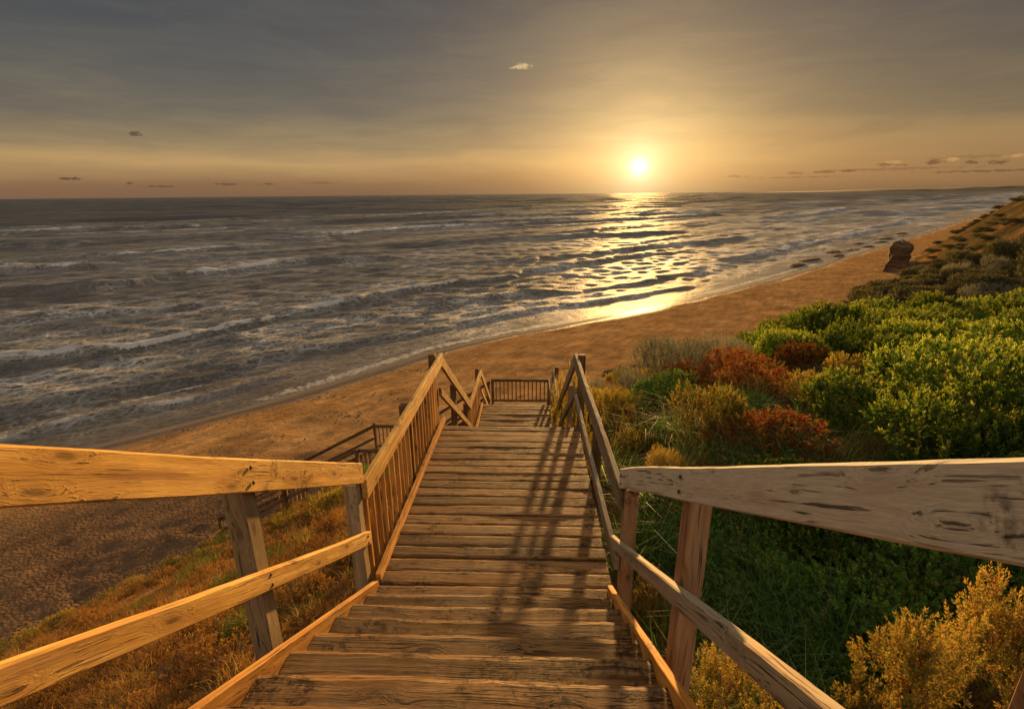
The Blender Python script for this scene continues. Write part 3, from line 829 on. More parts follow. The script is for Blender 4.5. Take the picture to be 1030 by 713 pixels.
# ------------------------------------------------------------------ plants
def leaf_mat(name, stops, trans=.45, rough=.6, tipcol=None, spec=.25):
    m, g = new_mat(name)
    rnd = g.attr('rnd', 'Fac'); tip = g.attr('tip', 'Fac')
    oi = g.n('ShaderNodeObjectInfo')
    v = g.math('FRACT', g.math('ADD', g.math('MULTIPLY', rnd, .92), g.math('MULTIPLY', oi.outputs['Random'], .08)))
    c = g.ramp(v, stops)
    if tipcol:
        c = g.mix(tip, c, tipcol)
    c = g.mix(1., c, g.rng(oi.outputs['Random'], 0, 1, .58, 1.18, False), 'MULTIPLY')
    p = principled(g, c, rough, None, spec)
    t = g.n('ShaderNodeBsdfTranslucent')
    g.set(t.inputs[0], g.mix(1., c, (1.25, 1.2, .8), 'MULTIPLY'))
    mx = g.n('ShaderNodeMixShader'); mx.inputs[0].default_value = trans
    g.t.links.new(p.outputs[0], mx.inputs[1]); g.t.links.new(t.outputs[0], mx.inputs[2])
    finish(g, mx.outputs[0])
    return m

LM = {
    'lime': leaf_mat('lime_leaves', [(0, (.03, .07, .010)), (.5, (.07, .125, .016)), (.80, (.14, .19, .026)), (.92, (.20, .19, .03)), (1, (.20, .11, .04))], .5, .65, (.33, .33, .05), spec=.12),
    'red': leaf_mat('red_leaves', [(0, (.085, .022, .010)), (.35, (.16, .040, .014)), (.62, (.20, .075, .020)), (.82, (.14, .10, .022)), (1, (.085, .10, .018))], .45, .65, (.26, .10, .03), spec=.1),
    'grey': leaf_mat('grey_leaves', [(0, (.10, .105, .07)), (.6, (.17, .165, .11)), (1, (.23, .21, .14))], .3, .7, (.25, .23, .17)),
    'olive': leaf_mat('olive_leaves', [(0, (.07, .075, .013)), (.4, (.16, .135, .022)), (.7, (.28, .20, .03)), (.86, (.30, .14, .025)), (1, (.20, .05, .015))], .45, .65, (.42, .31, .06), spec=.12),
    'dark': leaf_mat('dark_green_leaves', [(0, (.04, .095, .016)), (.6, (.085, .18, .028)), (1, (.17, .21, .035))], .45, .6, (.22, .25, .04), spec=.15),
    'gold': leaf_mat('golden_leaves', [(0, (.12, .10, .018)), (.35, (.20, .155, .03)), (.65, (.28, .19, .038)), (.87, (.30, .13, .03)), (1, (.20, .055, .015))], .45, .65, (.38, .27, .06), spec=.1),
    'far': leaf_mat('bluff_scrub_leaves', [(0, (.045, .05, .018)), (.6, (.085, .078, .03)), (1, (.14, .105, .045))], .3, .7, (.15, .125, .05)),
    'russet': leaf_mat('russet_leaves', [(0, (.13, .05, .014)), (.5, (.22, .10, .024)), (.8, (.30, .16, .035)), (1, (.12, .09, .02))], .4, .7, (.38, .22, .05), spec=.1),
    'grass': leaf_mat('hollow_grass_blades', [(0, (.05, .11, .02)), (.6, (.10, .18, .032)), (1, (.24, .20, .05))], .4, .6),
    'dry': leaf_mat('dry_grass_blades', [(0, (.12, .045, .012)), (.3, (.22, .095, .022)), (.6, (.35, .185, .045)), (.85, (.44, .26, .075)), (1, (.22, .17, .035))], .45, .7),
    'green_grass': leaf_mat('green_bank_blades', [(0, (.06, .075, .012)), (.6, (.12, .125, .02)), (1, (.22, .165, .035))], .45, .6),
}
def twig_mat():
    m, g = new_mat('twig_bark')
    P = g.n('ShaderNodeNewGeometry').outputs['Position']
    finish(g, principled(g, g.ramp(g.noise(P, 30., 3.), [(.3, (.07, .04, .022)), (.7, (.17, .105, .06))]), .9, None, .1).outputs[0])
    return m
TWIG = twig_mat()

def unit(v):
    return v / np.maximum(np.linalg.norm(v, axis=-1, keepdims=True), 1e-9)

def leaves_mesh(name, P, D, L, Wd, rnd, tip, rng, cup=.15):
    """one four-cornered cupped leaf per row"""
    n = len(P)
    ref = unit(rng.normal(size=(n, 3)))
    S_ = unit(np.cross(D, ref)); N = np.cross(S_, D)
    L = L[:, None]; W = Wd[:, None]
    a = P; b = P + D * L * .5 + S_ * W * .5 + N * L * cup; c = P + D * L; d = P + D * L * .5 - S_ * W * .5 + N * L * cup
    V = np.stack([a, b, c, d], 1).reshape(-1, 3)
    F = np.arange(n * 4).reshape(n, 4)
    return mesh_np(name, V, F, {'rnd': ('FLOAT', np.repeat(rnd, 4)), 'tip': ('FLOAT', np.repeat(tip, 4))})

def lobes(rng, rad, hgt, n):
    c = []
    if hgt > 1.7 * rad:                               # tall bush: plumes on several leaders
        for i in range(n):
            a = rng.uniform(0, 6.283); f = rng.uniform(.12, .86); q = rad * (1.05 - .55 * f) * math.sqrt(rng.uniform(0, 1))
            c.append((q * math.cos(a), q * math.sin(a), hgt * f, rad * rng.uniform(.20, .40) * (1.15 - .5 * f), hgt * rng.uniform(.10, .17)))
        return np.array(c)
    for i in range(n):
        a = rng.uniform(0, 6.283); q = rad * .62 * math.sqrt(rng.uniform(0, 1))
        rr = rad * rng.uniform(.32, .55)
        c.append((q * math.cos(a), q * math.sin(a), hgt * rng.uniform(.35, .72) - .15 * hgt * (q / rad), rr, hgt * rng.uniform(.28, .42)))
    return np.array(c)

def shoots(rng, rad, hgt, nl, ns, inner=.25):
    """shoot tips over a lumpy crown: position of the base, direction, depth"""
    Lb = lobes(rng, rad, hgt, nl)
    k = rng.integers(0, nl, ns * 3)
    d = unit(rng.normal(size=(ns * 3, 3)) * np.array((1, 1, .9)) + np.array((0, 0, .45)))
    f = np.where(rng.random(ns * 3) < inner, rng.uniform(.45, .9, ns * 3), rng.uniform(.88, 1.06, ns * 3))
    P = Lb[k, :3] + d * np.column_stack([Lb[k, 3], Lb[k, 3], Lb[k, 4]]) * f[:, None]
    ok = P[:, 2] > .04
    for j in range(nl):
        q = (P - Lb[j, :3]) / np.array((Lb[j, 3], Lb[j, 3], Lb[j, 4]))
        ok &= (np.linalg.norm(q, axis=1) > .80) | (k == j) | (f < .8)
    i = np.where(ok)[0][:ns]
    return P[i], d[i], f[i], Lb

def stems_mesh(rng, Lb, rad, n=22, thick=.014):
    V = []; F = []; base = 0
    for i in range(n):
        l = Lb[i % len(Lb)]
        e = l[:3] + unit(rng.normal(size=3) + np.array((0, 0, .5))) * l[3] * rng.uniform(.6, 1.15)
        e[2] = max(e[2], .2)
        s = np.array((rng.normal() * .08, rng.normal() * .08, -.12))
        mid = s * .45 + e * .55 + rng.normal(size=3) * .07; mid[2] *= .8
        pts = [s, s * .6 + mid * .4 + rng.normal(size=3) * .03, mid, mid * .4 + e * .6 + rng.normal(size=3) * .03, e]
        for j, p in enumerate(pts):
            r_ = thick * (1 - .19 * j)
            for q in range(5):
                a = q * 1.2566
                V.append(p + r_ * np.array((math.cos(a), math.sin(a), 0)))
        for j in range(4):
            for q in range(5):
                q2 = (q + 1) % 5
                F.append((base + j * 5 + q, base + j * 5 + q2, base + (j + 1) * 5 + q2, base + (j + 1) * 5 + q))
        base += 25
    return mesh_np('stems', np.array(V), np.array(F))

def make_foliage(kind, seed, rad, hgt, nl, ns, per, leaf, width, shoot, spread, upw, inner=.25, tipf=.3):
    rng = np.random.default_rng(seed)
    P, d, f, Lb = shoots(rng, rad, hgt, nl, ns, inner)
    n = len(P)
    ax = unit(d * (1 - upw) + np.array((0, 0, 1.)) * upw + rng.normal(size=(n, 3)) * .22)
    t = rng.random((n, per)) ** .8
    sl = shoot * rng.uniform(.6, 1.3, n)
    pos = P[:, None, :] + ax[:, None, :] * ((t - .5) * sl[:, None])[..., None]
    rad_ = unit(np.cross(ax[:, None, :], rng.normal(size=(n, per, 3))))
    sp = spread * (1.15 - .75 * t)[..., None]
    dr = unit(ax[:, None, :] * (1 - sp * .6) + rad_ * sp)
    size = leaf * rng.uniform(.65, 1.25, (n, per)) * (1 - .25 * t)
    sh = rng.random(n)
    rnd = np.clip(.25 * rng.random((n, per)) + .75 * sh[:, None], 0, 1)
    tip = sstep(.55, 1., t) * tipf * rng.uniform(.2, 1.2, (n, 1)) * (f > .85)[:, None]
    pos = pos.reshape(-1, 3); dr = dr.reshape(-1, 3)
    return leaves_mesh('foliage', pos, dr, size.ravel(), size.ravel() * width, rnd.ravel(), np.clip(tip, 0, 1).ravel(), rng), stems_mesh(rng, Lb, rad)

SPEC = {  # rad, hgt, lobes, shoots, leaves per shoot, leaf length, width ratio, shoot length, spread, upward, inner, tip
    'lime': (1.0, 1.0, 16, 620, 26, .062, .44, .24, .9, .66, .18, .75),
    'red': (.8, .80, 11, 400, 18, .05, .45, .16, .9, .4, .3, .5),
    'grey': (.9, .95, 10, 560, 26, .06, .14, .26, .45, .8, .2, .6),
    'olive': (.6, .75, 8, 360, 26, .05, .28, .24, .7, .72, .25, .6),
    'dark': (.8, .60, 10, 520, 20, .042, .52, .12, .95, .4, .3, .45),
    'gold': (.5, .80, 9, 640, 46, .031, .20, .22, 1.05, .78, .2, .6),
    'heath': (.46, 1.25, 17, 620, 44, .033, .27, .19, 1.1, .6, .12, .6),
    'russet': (.5, .34, 9, 330, 22, .035, .28, .12, 1.0, .55, .3, .5),
    'far': (.8, .75, 11, 520, 14, .075, .40, .2, .9, .5, .3, .4),
}
PROTO = {}
for kk, sp in SPEC.items():
    PROTO[kk] = []
    LM.setdefault('heath', LM['gold'])
    for i in range({'lime': 5, 'dark': 4, 'olive': 4}.get(kk, 3)):
        fm, sm = make_foliage(kk, 100 + 10 * list(SPEC).index(kk) + i, *sp)
        fm.materials.append(LM[kk]); sm.materials.append(TWIG)
        PROTO[kk].append((fm, sm))

NAMES = {'lime': 'leafy_shrub', 'red': 'red_shrub', 'grey': 'grey_shrub', 'olive': 'olive_bush', 'dark': 'low_green_bush', 'gold': 'golden_heath_bush', 'far': 'bluff_shrub', 'russet': 'russet_shrub', 'heath': 'golden_heath_bush'}
def plant(kind, x, y, sc, label, group, hs=1.0, sink=.08, parts=True, var=None):
    fm, sm = PROTO[kind][random.randrange(len(PROTO[kind])) if var is None else var]
    z = gz(x, y) - sink
    rz = random.uniform(0, 6.283)
    if parts:
        r_ = empty(NAMES[kind], (x, y, z), label, 'shrub', group, rz)
        r_.scale = (sc, sc, sc * hs)
        link(bpy.data.objects.new('foliage', fm), r_); link(bpy.data.objects.new('stems', sm), r_)
    else:
        o = bpy.data.objects.new(NAMES[kind], fm); link(o)
        o.location = (x, y, z); o.rotation_euler = (0, 0, rz); o.scale = (sc, sc, sc * hs)
        tag(o, label, 'shrub', group)

LBL = {
    'lime_front': ('bright lime green leafy shrub in the front bank behind the grey top rail', 'lime green shrubs of the front bank'),
    'lime_back': ('yellow green leafy shrub in the back bank along the hill crest', 'yellow green shrubs along the crest'),
    'red': ('dark red leaved shrub in the band between the two green banks', 'red shrubs on the slope'),
    'red_low': ('small red shrub among the olive bushes right of the long landing', 'small red shrubs by the landing'),
    'grey': ('silvery grey feathery shrub at the seaward edge of the slope', 'silvery shrubs at the slope edge'),
    'olive': ('olive yellow bush on the slope right of the middle flights', 'olive bushes beside the stairs'),
    'dark': ('low dark green bush in the shaded hollow under the grey rail', 'dark bushes in the hollow'),
    'dark_far': ('dusky olive shrub on the second ridge beyond the yellow green crest', 'dusky shrubs on the second ridge'),
    'far': ('low olive brown shrub on the far bluff above the beach', 'low shrubs on the far bluff'),
    'russet': ('low russet shrub growing in the dry grass left of the stairs', 'russet shrubs on the left bank'),
    'mix_gold': ('small golden heath bush among the olive bushes right of the landings', 'small golden bushes by the landings'),
    'mix_grey': ('small silvery bush among the olive bushes right of the landings', 'small silvery bushes by the landings'),
    'mix_dark': ('small green bush among the olive bushes right of the landings', 'small green bushes by the landings'),
    'mix_lime_dark': ('darker small leaved bush growing in among the lime green shrubs', 'darker bushes in the green bank'),
    'mix_lime_olive': ('olive brown bush growing in among the lime green shrubs', 'olive bushes in the green bank'),
    'toe': ('low olive green bush at the foot of the grassy bank by the sand', 'green bushes at the foot of the bank'),
}
placed = []
def free(x, y, d):
    for a, b in placed:
        if (a - x) ** 2 + (b - y) ** 2 < d * d:
            return False
    placed.append((x, y)); return True

def zone(x, y):
    d = math.hypot(x - .34, y); az = math.degrees(math.atan2(x - .34, y))
    t = float(toe_d(np.array([x]), np.array([y]))[0])
    if x < 1.55 or t < 6.0:
        return None
    if d < 5.4:
        if 1.5 < x < 3.3 and 1.8 < y < 4.6:
            return None
        return 'dark' if (az > 24 and d > 2.6) else None
    if d > 24:
        return 'dark_far' if d < 36 and az > 33 else None
    if az < 15.5:
        return 'olive' if d < 17 else None
    fl = 5.9 + (az - 25) * .33
    if az < 25:
        if d > 12.5:
            return 'grey' if d < 17 else None
        if d > 8.2 and az > 15:
            return 'red'
        return 'olive'
    if fl < d < min(fl + 5., 12.6) and az < 36:
        return 'red'
    if d < fl:
        return 'lime_front'
    return 'lime_back'

rg = random.Random(5)
for _ in range(9000):
    x = rg.uniform(1.5, 26); y = rg.uniform(1.0, 30)
    zn_ = zone(x, y)
    if not zn_:
        continue
    d = math.hypot(x, y)
    kind = zn_.split('_')[0]
    gap = {'lime': 1.05, 'red': .95, 'grey': .95, 'olive': .68, 'dark': .85}[kind]
    if not free(x, y, gap):
        continue
    sc = rg.uniform(.72, 1.25)
    if zn_ == 'olive':
        u_ = rg.random()
        if u_ < .24:
            kind, zn_ = 'red', 'red_low'; sc *= .55
        elif u_ < .35:
            kind, zn_ = 'gold', 'mix_gold'; sc *= .68
        elif u_ < .47:
            kind, zn_ = 'grey', 'mix_grey'; sc *= .55
        elif u_ < .64:
            kind, zn_ = 'dark', 'mix_dark'; sc *= .7
    elif zn_ == 'red' and rg.random() < .30:
        kind, zn_ = ('olive', 'olive') if rg.random() < .6 else ('dark', 'mix_dark')
    elif kind == 'lime' and rg.random() < .17:
        kind, zn_ = (('dark', 'mix_lime_dark') if rg.random() < .6 else ('olive', 'mix_lime_olive')); sc *= 1.05
    elif zn_ == 'lime_front' and math.degrees(math.atan2(x - .34, y)) < 33:
        sc *= .8
    if kind == 'olive' and (x < 2.2 or y > 10):
        sc *= .75
    if kind == 'red':
        sc *= .85
    if kind == 'olive':
        sc *= .9
    if zn_ == 'dark_far':
        kind = 'grey' if rg.random() < .18 else 'far'; sc *= .95 if kind == 'far' else .65
    hs = {'dark_far': 1.0}.get(zn_, rg.uniform(.85, 1.15))
    plant(kind, x, y, sc, *LBL[zn_], hs=hs)

# individually placed ones
plant('lime', 2.55, 2.85, .42, 'small leafy green bush between the shaded grass and the golden heath', 'bushes in the hollow edge', hs=.8)
plant('lime', 3.9, 3.9, .6, 'leafy green bush in the hollow close below the grey top rail', 'bushes in the hollow edge', hs=.8)
plant('olive', 1.10, 6.85, .5, 'small yellow olive bush poking through the railing onto the landing edge', 'bushes at the landing edge', hs=2.3)
plant('olive', 1.12, 9.3, .72, 'tall olive bush leaning over the right railing of the middle flight', 'bushes at the landing edge', hs=3.6)
plant('olive', 1.15, 11.0, .7, 'narrow olive bush beside the smaller landing, hiding its right railing', 'bushes at the landing edge', hs=2.6)
plant('heath', 2.68, 2.40, .86, 'tall golden heath bush at the lower right corner, rust tipped', 'golden heath bushes', hs=1.4, var=0)
plant('heath', 3.42, 2.72, .9, 'golden heath bush rising to the grey rail at the right picture edge', 'golden heath bushes', hs=1.4, var=1)
plant('gold', 2.12, 2.05, .62, 'smaller golden bush beside the lower right rail', 'golden heath bushes', hs=.95, var=2)
plant('gold', 1.68, 2.62, 1.0, 'round yellow heath bush under the right mid rail next to the red post', 'golden heath bushes', hs=.95, var=1)
plant('gold', 1.50, 4.1, .7, 'olive gold bush behind the reddish post at the top of the landing', 'golden heath bushes', hs=1.1, var=2)
for (x, y, sc) in ((2.15, 2.75, .62), (2.5, 3.0, .7), (3.1, 3.7, .9), (2.6, 4.5, .8), (3.8, 3.4, .9), (3.6, 4.5, .95), (1.75, 4.9, .6), (4.5, 4.2, .95), (5.2, 4.5, 1.0), (4.2, 5.0, .9), (5.7, 3.6, 1.0), (4.6, 3.2, .85), (6.4, 4.4, 1.0), (5.0, 5.3, .9)):
    plant('dark', x, y, sc, *LBL['dark'])

# far bluff scrub, one small shrub each
cnt = 0
for _ in range(6000):
    d = rg.uniform(24, 210) ; az = R(rg.uniform(10, 48))
    x, y = d * math.sin(az), d * math.cos(az)
    t = float(toe_d(np.array([x]), np.array([y]))[0])
    if t < 1.2 or t > 34 or rg.random() > sstep(.5, 5, np.array(t)) + .12:
        continue
    if fbm(np.array([x / 11]), np.array([y / 11]), 44, 2)[0] < .44:
        continue
    if not free(x, y, .9 + d * .012):
        continue
    plant('far', x, y, rg.uniform(.7, 1.2) * (.8 + d * .006), *LBL['far'], hs=rg.uniform(.6, .9) * (1. if d < 55 else .6), parts=False)
    cnt += 1
    if cnt >= 290:
        break
# foot of the left bank
for _ in range(900):
    x = rg.uniform(-16, -3); y = rg.uniform(2, 15)
    t = float(toe_d(np.array([x]), np.array([y]))[0])
    if not (.2 < t < 1.7) or not free(x, y, .75):
        continue
    plant('olive', x, y, rg.uniform(.6, .95), *LBL['toe'], hs=.65)
for i, (x, y) in enumerate(((-4.6, 10.6), (-3.7, 11.5), (-5.2, 11.6), (-4.2, 12.6), (-6.0, 11.0))):
    plant('dark' if i % 2 else 'olive', x, y, rg.uniform(.85, 1.05), 'green bush on the bank shoulder left of the landing', 'bushes on the bank shoulder', hs=.85)

for _ in range(1500):
    x = rg.uniform(-11, -1.5); y = rg.uniform(1.2, 13)
    t = float(toe_d(np.array([x]), np.array([y]))[0])
    if t < 2.5 or (x > -1.8 and y > 6) or fbm(np.array([x / 1.3]), np.array([y / 1.3]), 88, 2)[0] < .42 or not free(x, y, .62):
        continue
    plant('russet', x, y, rg.uniform(.5, 1.0), *LBL['russet'], hs=rg.uniform(.7, 1.2), sink=.04)
# ------------------------------------------------------------------ grasses
def blades(name, X, Y, hmin, hmax, wid, mat, lean, rng, label, cat='grass'):
    n = len(X)
    Z = ground(X, Y) - .02
    a = rng.uniform(0, 6.283, n); l = lean * rng.uniform(.3, 1.2, n)
    h = rng.uniform(hmin, hmax, n) * (.35 + 1.3 * sstep(.36, .66, fbm(X / .38, Y / .38, 23, 2)))
    dx, dy = np.cos(a), np.sin(a)
    w = wid * rng.uniform(.6, 1.3, n)
    fa = rng.uniform(0, 6.283, n)
    sx, sy = np.cos(fa) * w, np.sin(fa) * w
    z0 = np.column_stack([X, Y, Z])
    m1 = z0 + np.column_stack([dx * l * h * .3, dy * l * h * .3, h * .6])
    tp = z0 + np.column_stack([dx * l * h, dy * l * h, h * (1 - .25 * l)])
    s = np.column_stack([sx, sy, np.zeros(n)])
    V = np.stack([z0 - s, z0 + s, m1 + s * .8, m1 - s * .8, tp], 1).reshape(-1, 3)
    b = np.arange(n)[:, None] * 5
    rn = np.clip(rng.random(n) * .5 + 1.5 * (fbm(X / .7, Y / .7, 12, 3) - .33), 0, 1)
    me = mesh_np(name, V, [b + np.array([[0, 1, 2, 3]]), b + np.array([[3, 2, 4]])], {'rnd': ('FLOAT', np.repeat(rn, 5)), 'tip': ('FLOAT', np.zeros(n * 5))})
    return tag(mesh_obj(name, me, mat), label, cat, None, 'stuff')

def scatter(n, x0, x1, y0, y1, rng):
    return rng.uniform(x0, x1, n), rng.uniform(y0, y1, n)
gr = np.random.default_rng(3)
def bank(n, seed):
    x, y = scatter(n, -13.5, -1.12, 1.0, 16.5, gr)
    t = toe_d(x, y)
    # denser near the stairs
    keep = (t > .5) & (gr.random(n) < np.clip(5.5 / (np.hypot(x, y) + .5), .12, 1.)) & ((y < 14.4) | (x > -1.2) | (y > 17.4))
    return x[keep], y[keep], t[keep]
x, y, t = bank(330000, 1)
gm = fbm(x / 1.6, y / 1.6, 66, 3) + .22 * sstep(8, 12, y) + .25 * sstep(2.5, .8, t)
drym = gm < .70
blades('dry_grass', x[drym], y[drym], .08, .24, .0035, LM['dry'], .9, gr, 'dry golden grass covering the bank left of the stairs')
blades('green_grass', x[~drym], y[~drym], .10, .28, .004, LM['green_grass'], .8, gr, 'patches of greener grass among the dry grass of the left bank')
x, y = scatter(60000, 1.25, 8.5, .6, 8.5, gr)
k = gr.random(len(x)) < np.clip(1.3 - .18 * np.hypot(x - 2.5, y - 3.4), .05, 1) * sstep(.40, .56, fbm(x / .45, y / .45, 29, 2))
blades('hollow_grass', x[k], y[k], .20, .55, .0045, LM['grass'], 1.25, gr, 'long dark green grass in the hollow right of the stairs')
x, y = scatter(40000, 1.2, 6., 5., 17., gr)
blades('slope_grass', x, y, .08, .20, .0035, LM['dry'], .8, gr, 'dry grass between the olive bushes right of the landings')

# ------------------------------------------------------------------ rocks, weed
def rock_material():
    m, g = new_mat('dark_sandstone')
    P = g.n('ShaderNodeNewGeometry').outputs['Position']
    st = g.noise(g.scale(P, (.25, .25, 3.2)), 1., 4., .6)
    c = g.ramp(st, [(.3, (.055, .033, .018)), (.55, (.12, .072, .038)), (.75, (.19, .12, .065))])
    h = g.math('ADD', g.math('MULTIPLY', st, 1.2), g.noise(P, 2.2, 6., .7))
    finish(g, principled(g, c, .92, g.bump(h, 1., .35), .15).outputs[0])
    return m
ROCK = rock_material()
def rock(name, loc, sx, sy, h, seed, label, group=None, stack=False):
    n_a, n_h = 40, 30
    V = []
    for j in range(n_h + 1):
        f = j / n_h
        for i in range(n_a):
            a = i / n_a * 6.28319
            if stack:
                pr = np.interp(f, [0, .12, .3, .5, .7, .88, .96, 1], [1.12, 1.0, .94, .95, 1.04, 1.0, .80, .0])
            else:
                pr = math.sqrt(max(0., 1 - f ** 2.4)) * (1. if j < n_h else 0)
            nz = fbm(np.array([math.cos(a) * 1.3 + 5]), np.array([math.sin(a) * 1.3 + f * 3.2]), seed, 4)[0] - .5
            led = .10 * math.sin(f * 26 + 3 * nz)
            rr = pr * (1 + (1.1 if stack else .75) * nz + led * (.35 if stack else .6))
            V.append((sx * rr * math.cos(a) - (.28 * sx * (f - .4) if stack else 0), sy * rr * math.sin(a), h * f * (1 + .18 * nz)))
    F = [(j * n_a + i, j * n_a + (i + 1) % n_a, (j + 1) * n_a + (i + 1) % n_a, (j + 1) * n_a + i) for j in range(n_h) for i in range(n_a)]
    o = mesh_obj(name, mesh_np(name, np.array(V), np.array(F), None, True), ROCK)
    o.location = loc
    return tag(o, label, 'rock', group)
rx, ry = 55.8, 80.6
rx, ry = 56.6, 80.9
rock('rock_stack', (rx, ry, gz(rx, ry) - .4), 1.45, 1.6, 5.0, 3, 'dark upright rock stack standing at the back of the far beach', None, True)
for (bx, by, bs, lb) in ((57.6, 79.4, .9, 'small fallen stone on the landward side of the rock stack'), (60.5, 83.5, 1.3, 'broken stone at the dune foot behind the rock stack')):
    rock('boulder', (bx, by, gz(bx, by) - .2), bs * 1.2, bs, bs * .9, int(bx), lb)
k = 0
for f, off in ((0, 2.5), (.10, 3.5), (.2, 1.5), (.28, 5.), (.36, 3.2), (.45, 2.2), (.52, 6.), (.60, 3.0), (.72, 4.5), (.85, 3.2), (.95, 5.)):
    px = 52 + 75 * f; py = np.interp(px, [30, 71, 143], [74.6, 116, 190.5])
    nx, ny = -.70, .71
    x_, y_ = px + nx * off, py + ny * off
    s_ = random.uniform(1.6, 3.6)
    o = rock('reef_rock', (x_, y_, SEA - .15), s_ * 1.5, s_ * .6, random.uniform(.3, .6), 20 + k, 'flat dark reef rock awash at the far waterline', 'reef rocks at the far waterline')
    o.rotation_euler = (0, 0, R(45 + random.uniform(-12, 12)))
    k += 1

def seaweed():
    m, g = new_mat('seaweed')
    finish(g, principled(g, (.045, .026, .014), .8, None, .3).outputs[0])
    V = []; F = []; base = 0
    rr = np.random.default_rng(9)
    spots = []
    for cx, cy, n, sp in ((-17.5, 27.5, 16, .7), (-13.2, 31.5, 26, .7), (-11.0, 27.0, 34, .8), (-19.5, 26.5, 10, .6), (-8.5, 30.5, 18, 1.3), (-7., 36, 14, 1.), (-15, 23, 16, 1.6), (2, 45, 14, 1.5), (-4, 33, 16, 2.), (-9, 36.8, 16, .6)):
        for i in range(n):
            spots.append((cx + rr.normal() * sp * 1.4, cy + rr.normal() * sp * .6))
    for x, y in spots:
        z = gz(x, y)
        s_ = rr.uniform(.04, .17); k_ = 9; a0 = rr.uniform(0, 6.28); el = rr.uniform(.3, .7)
        ring = []
        for i in range(k_):
            a = i / k_ * 6.283; q = s_ * rr.uniform(.6, 1.2)
            u, v = q * math.cos(a), q * el * math.sin(a)
            ring.append((x + u * math.cos(a0) - v * math.sin(a0), y + u * math.sin(a0) + v * math.cos(a0), z - .03))
        V += ring + [((p[0] - x) * .6 + x, (p[1] - y) * .6 + y, z + .015 + rr.uniform(0, .02)) for p in ring] + [(x, y, z + .035)]
        for i in range(k_):
            j = (i + 1) % k_
            F.append((base + i, base + j, base + k_ + j, base + k_ + i)); F.append((base + k_ + i, base + k_ + j, base + 2 * k_, base + 2 * k_))
        base += 2 * k_ + 1
    q = [f for f in F if f[2] != f[3]]; tr = [f[:3] for f in F if f[2] == f[3]]
    tag(mesh_obj('seaweed', mesh_np('seaweed', np.array(V), [np.array(q), np.array(tr)], None, True), m), 'dark crumbs of seaweed strewn over the sand', 'seaweed', None, 'stuff')
seaweed()

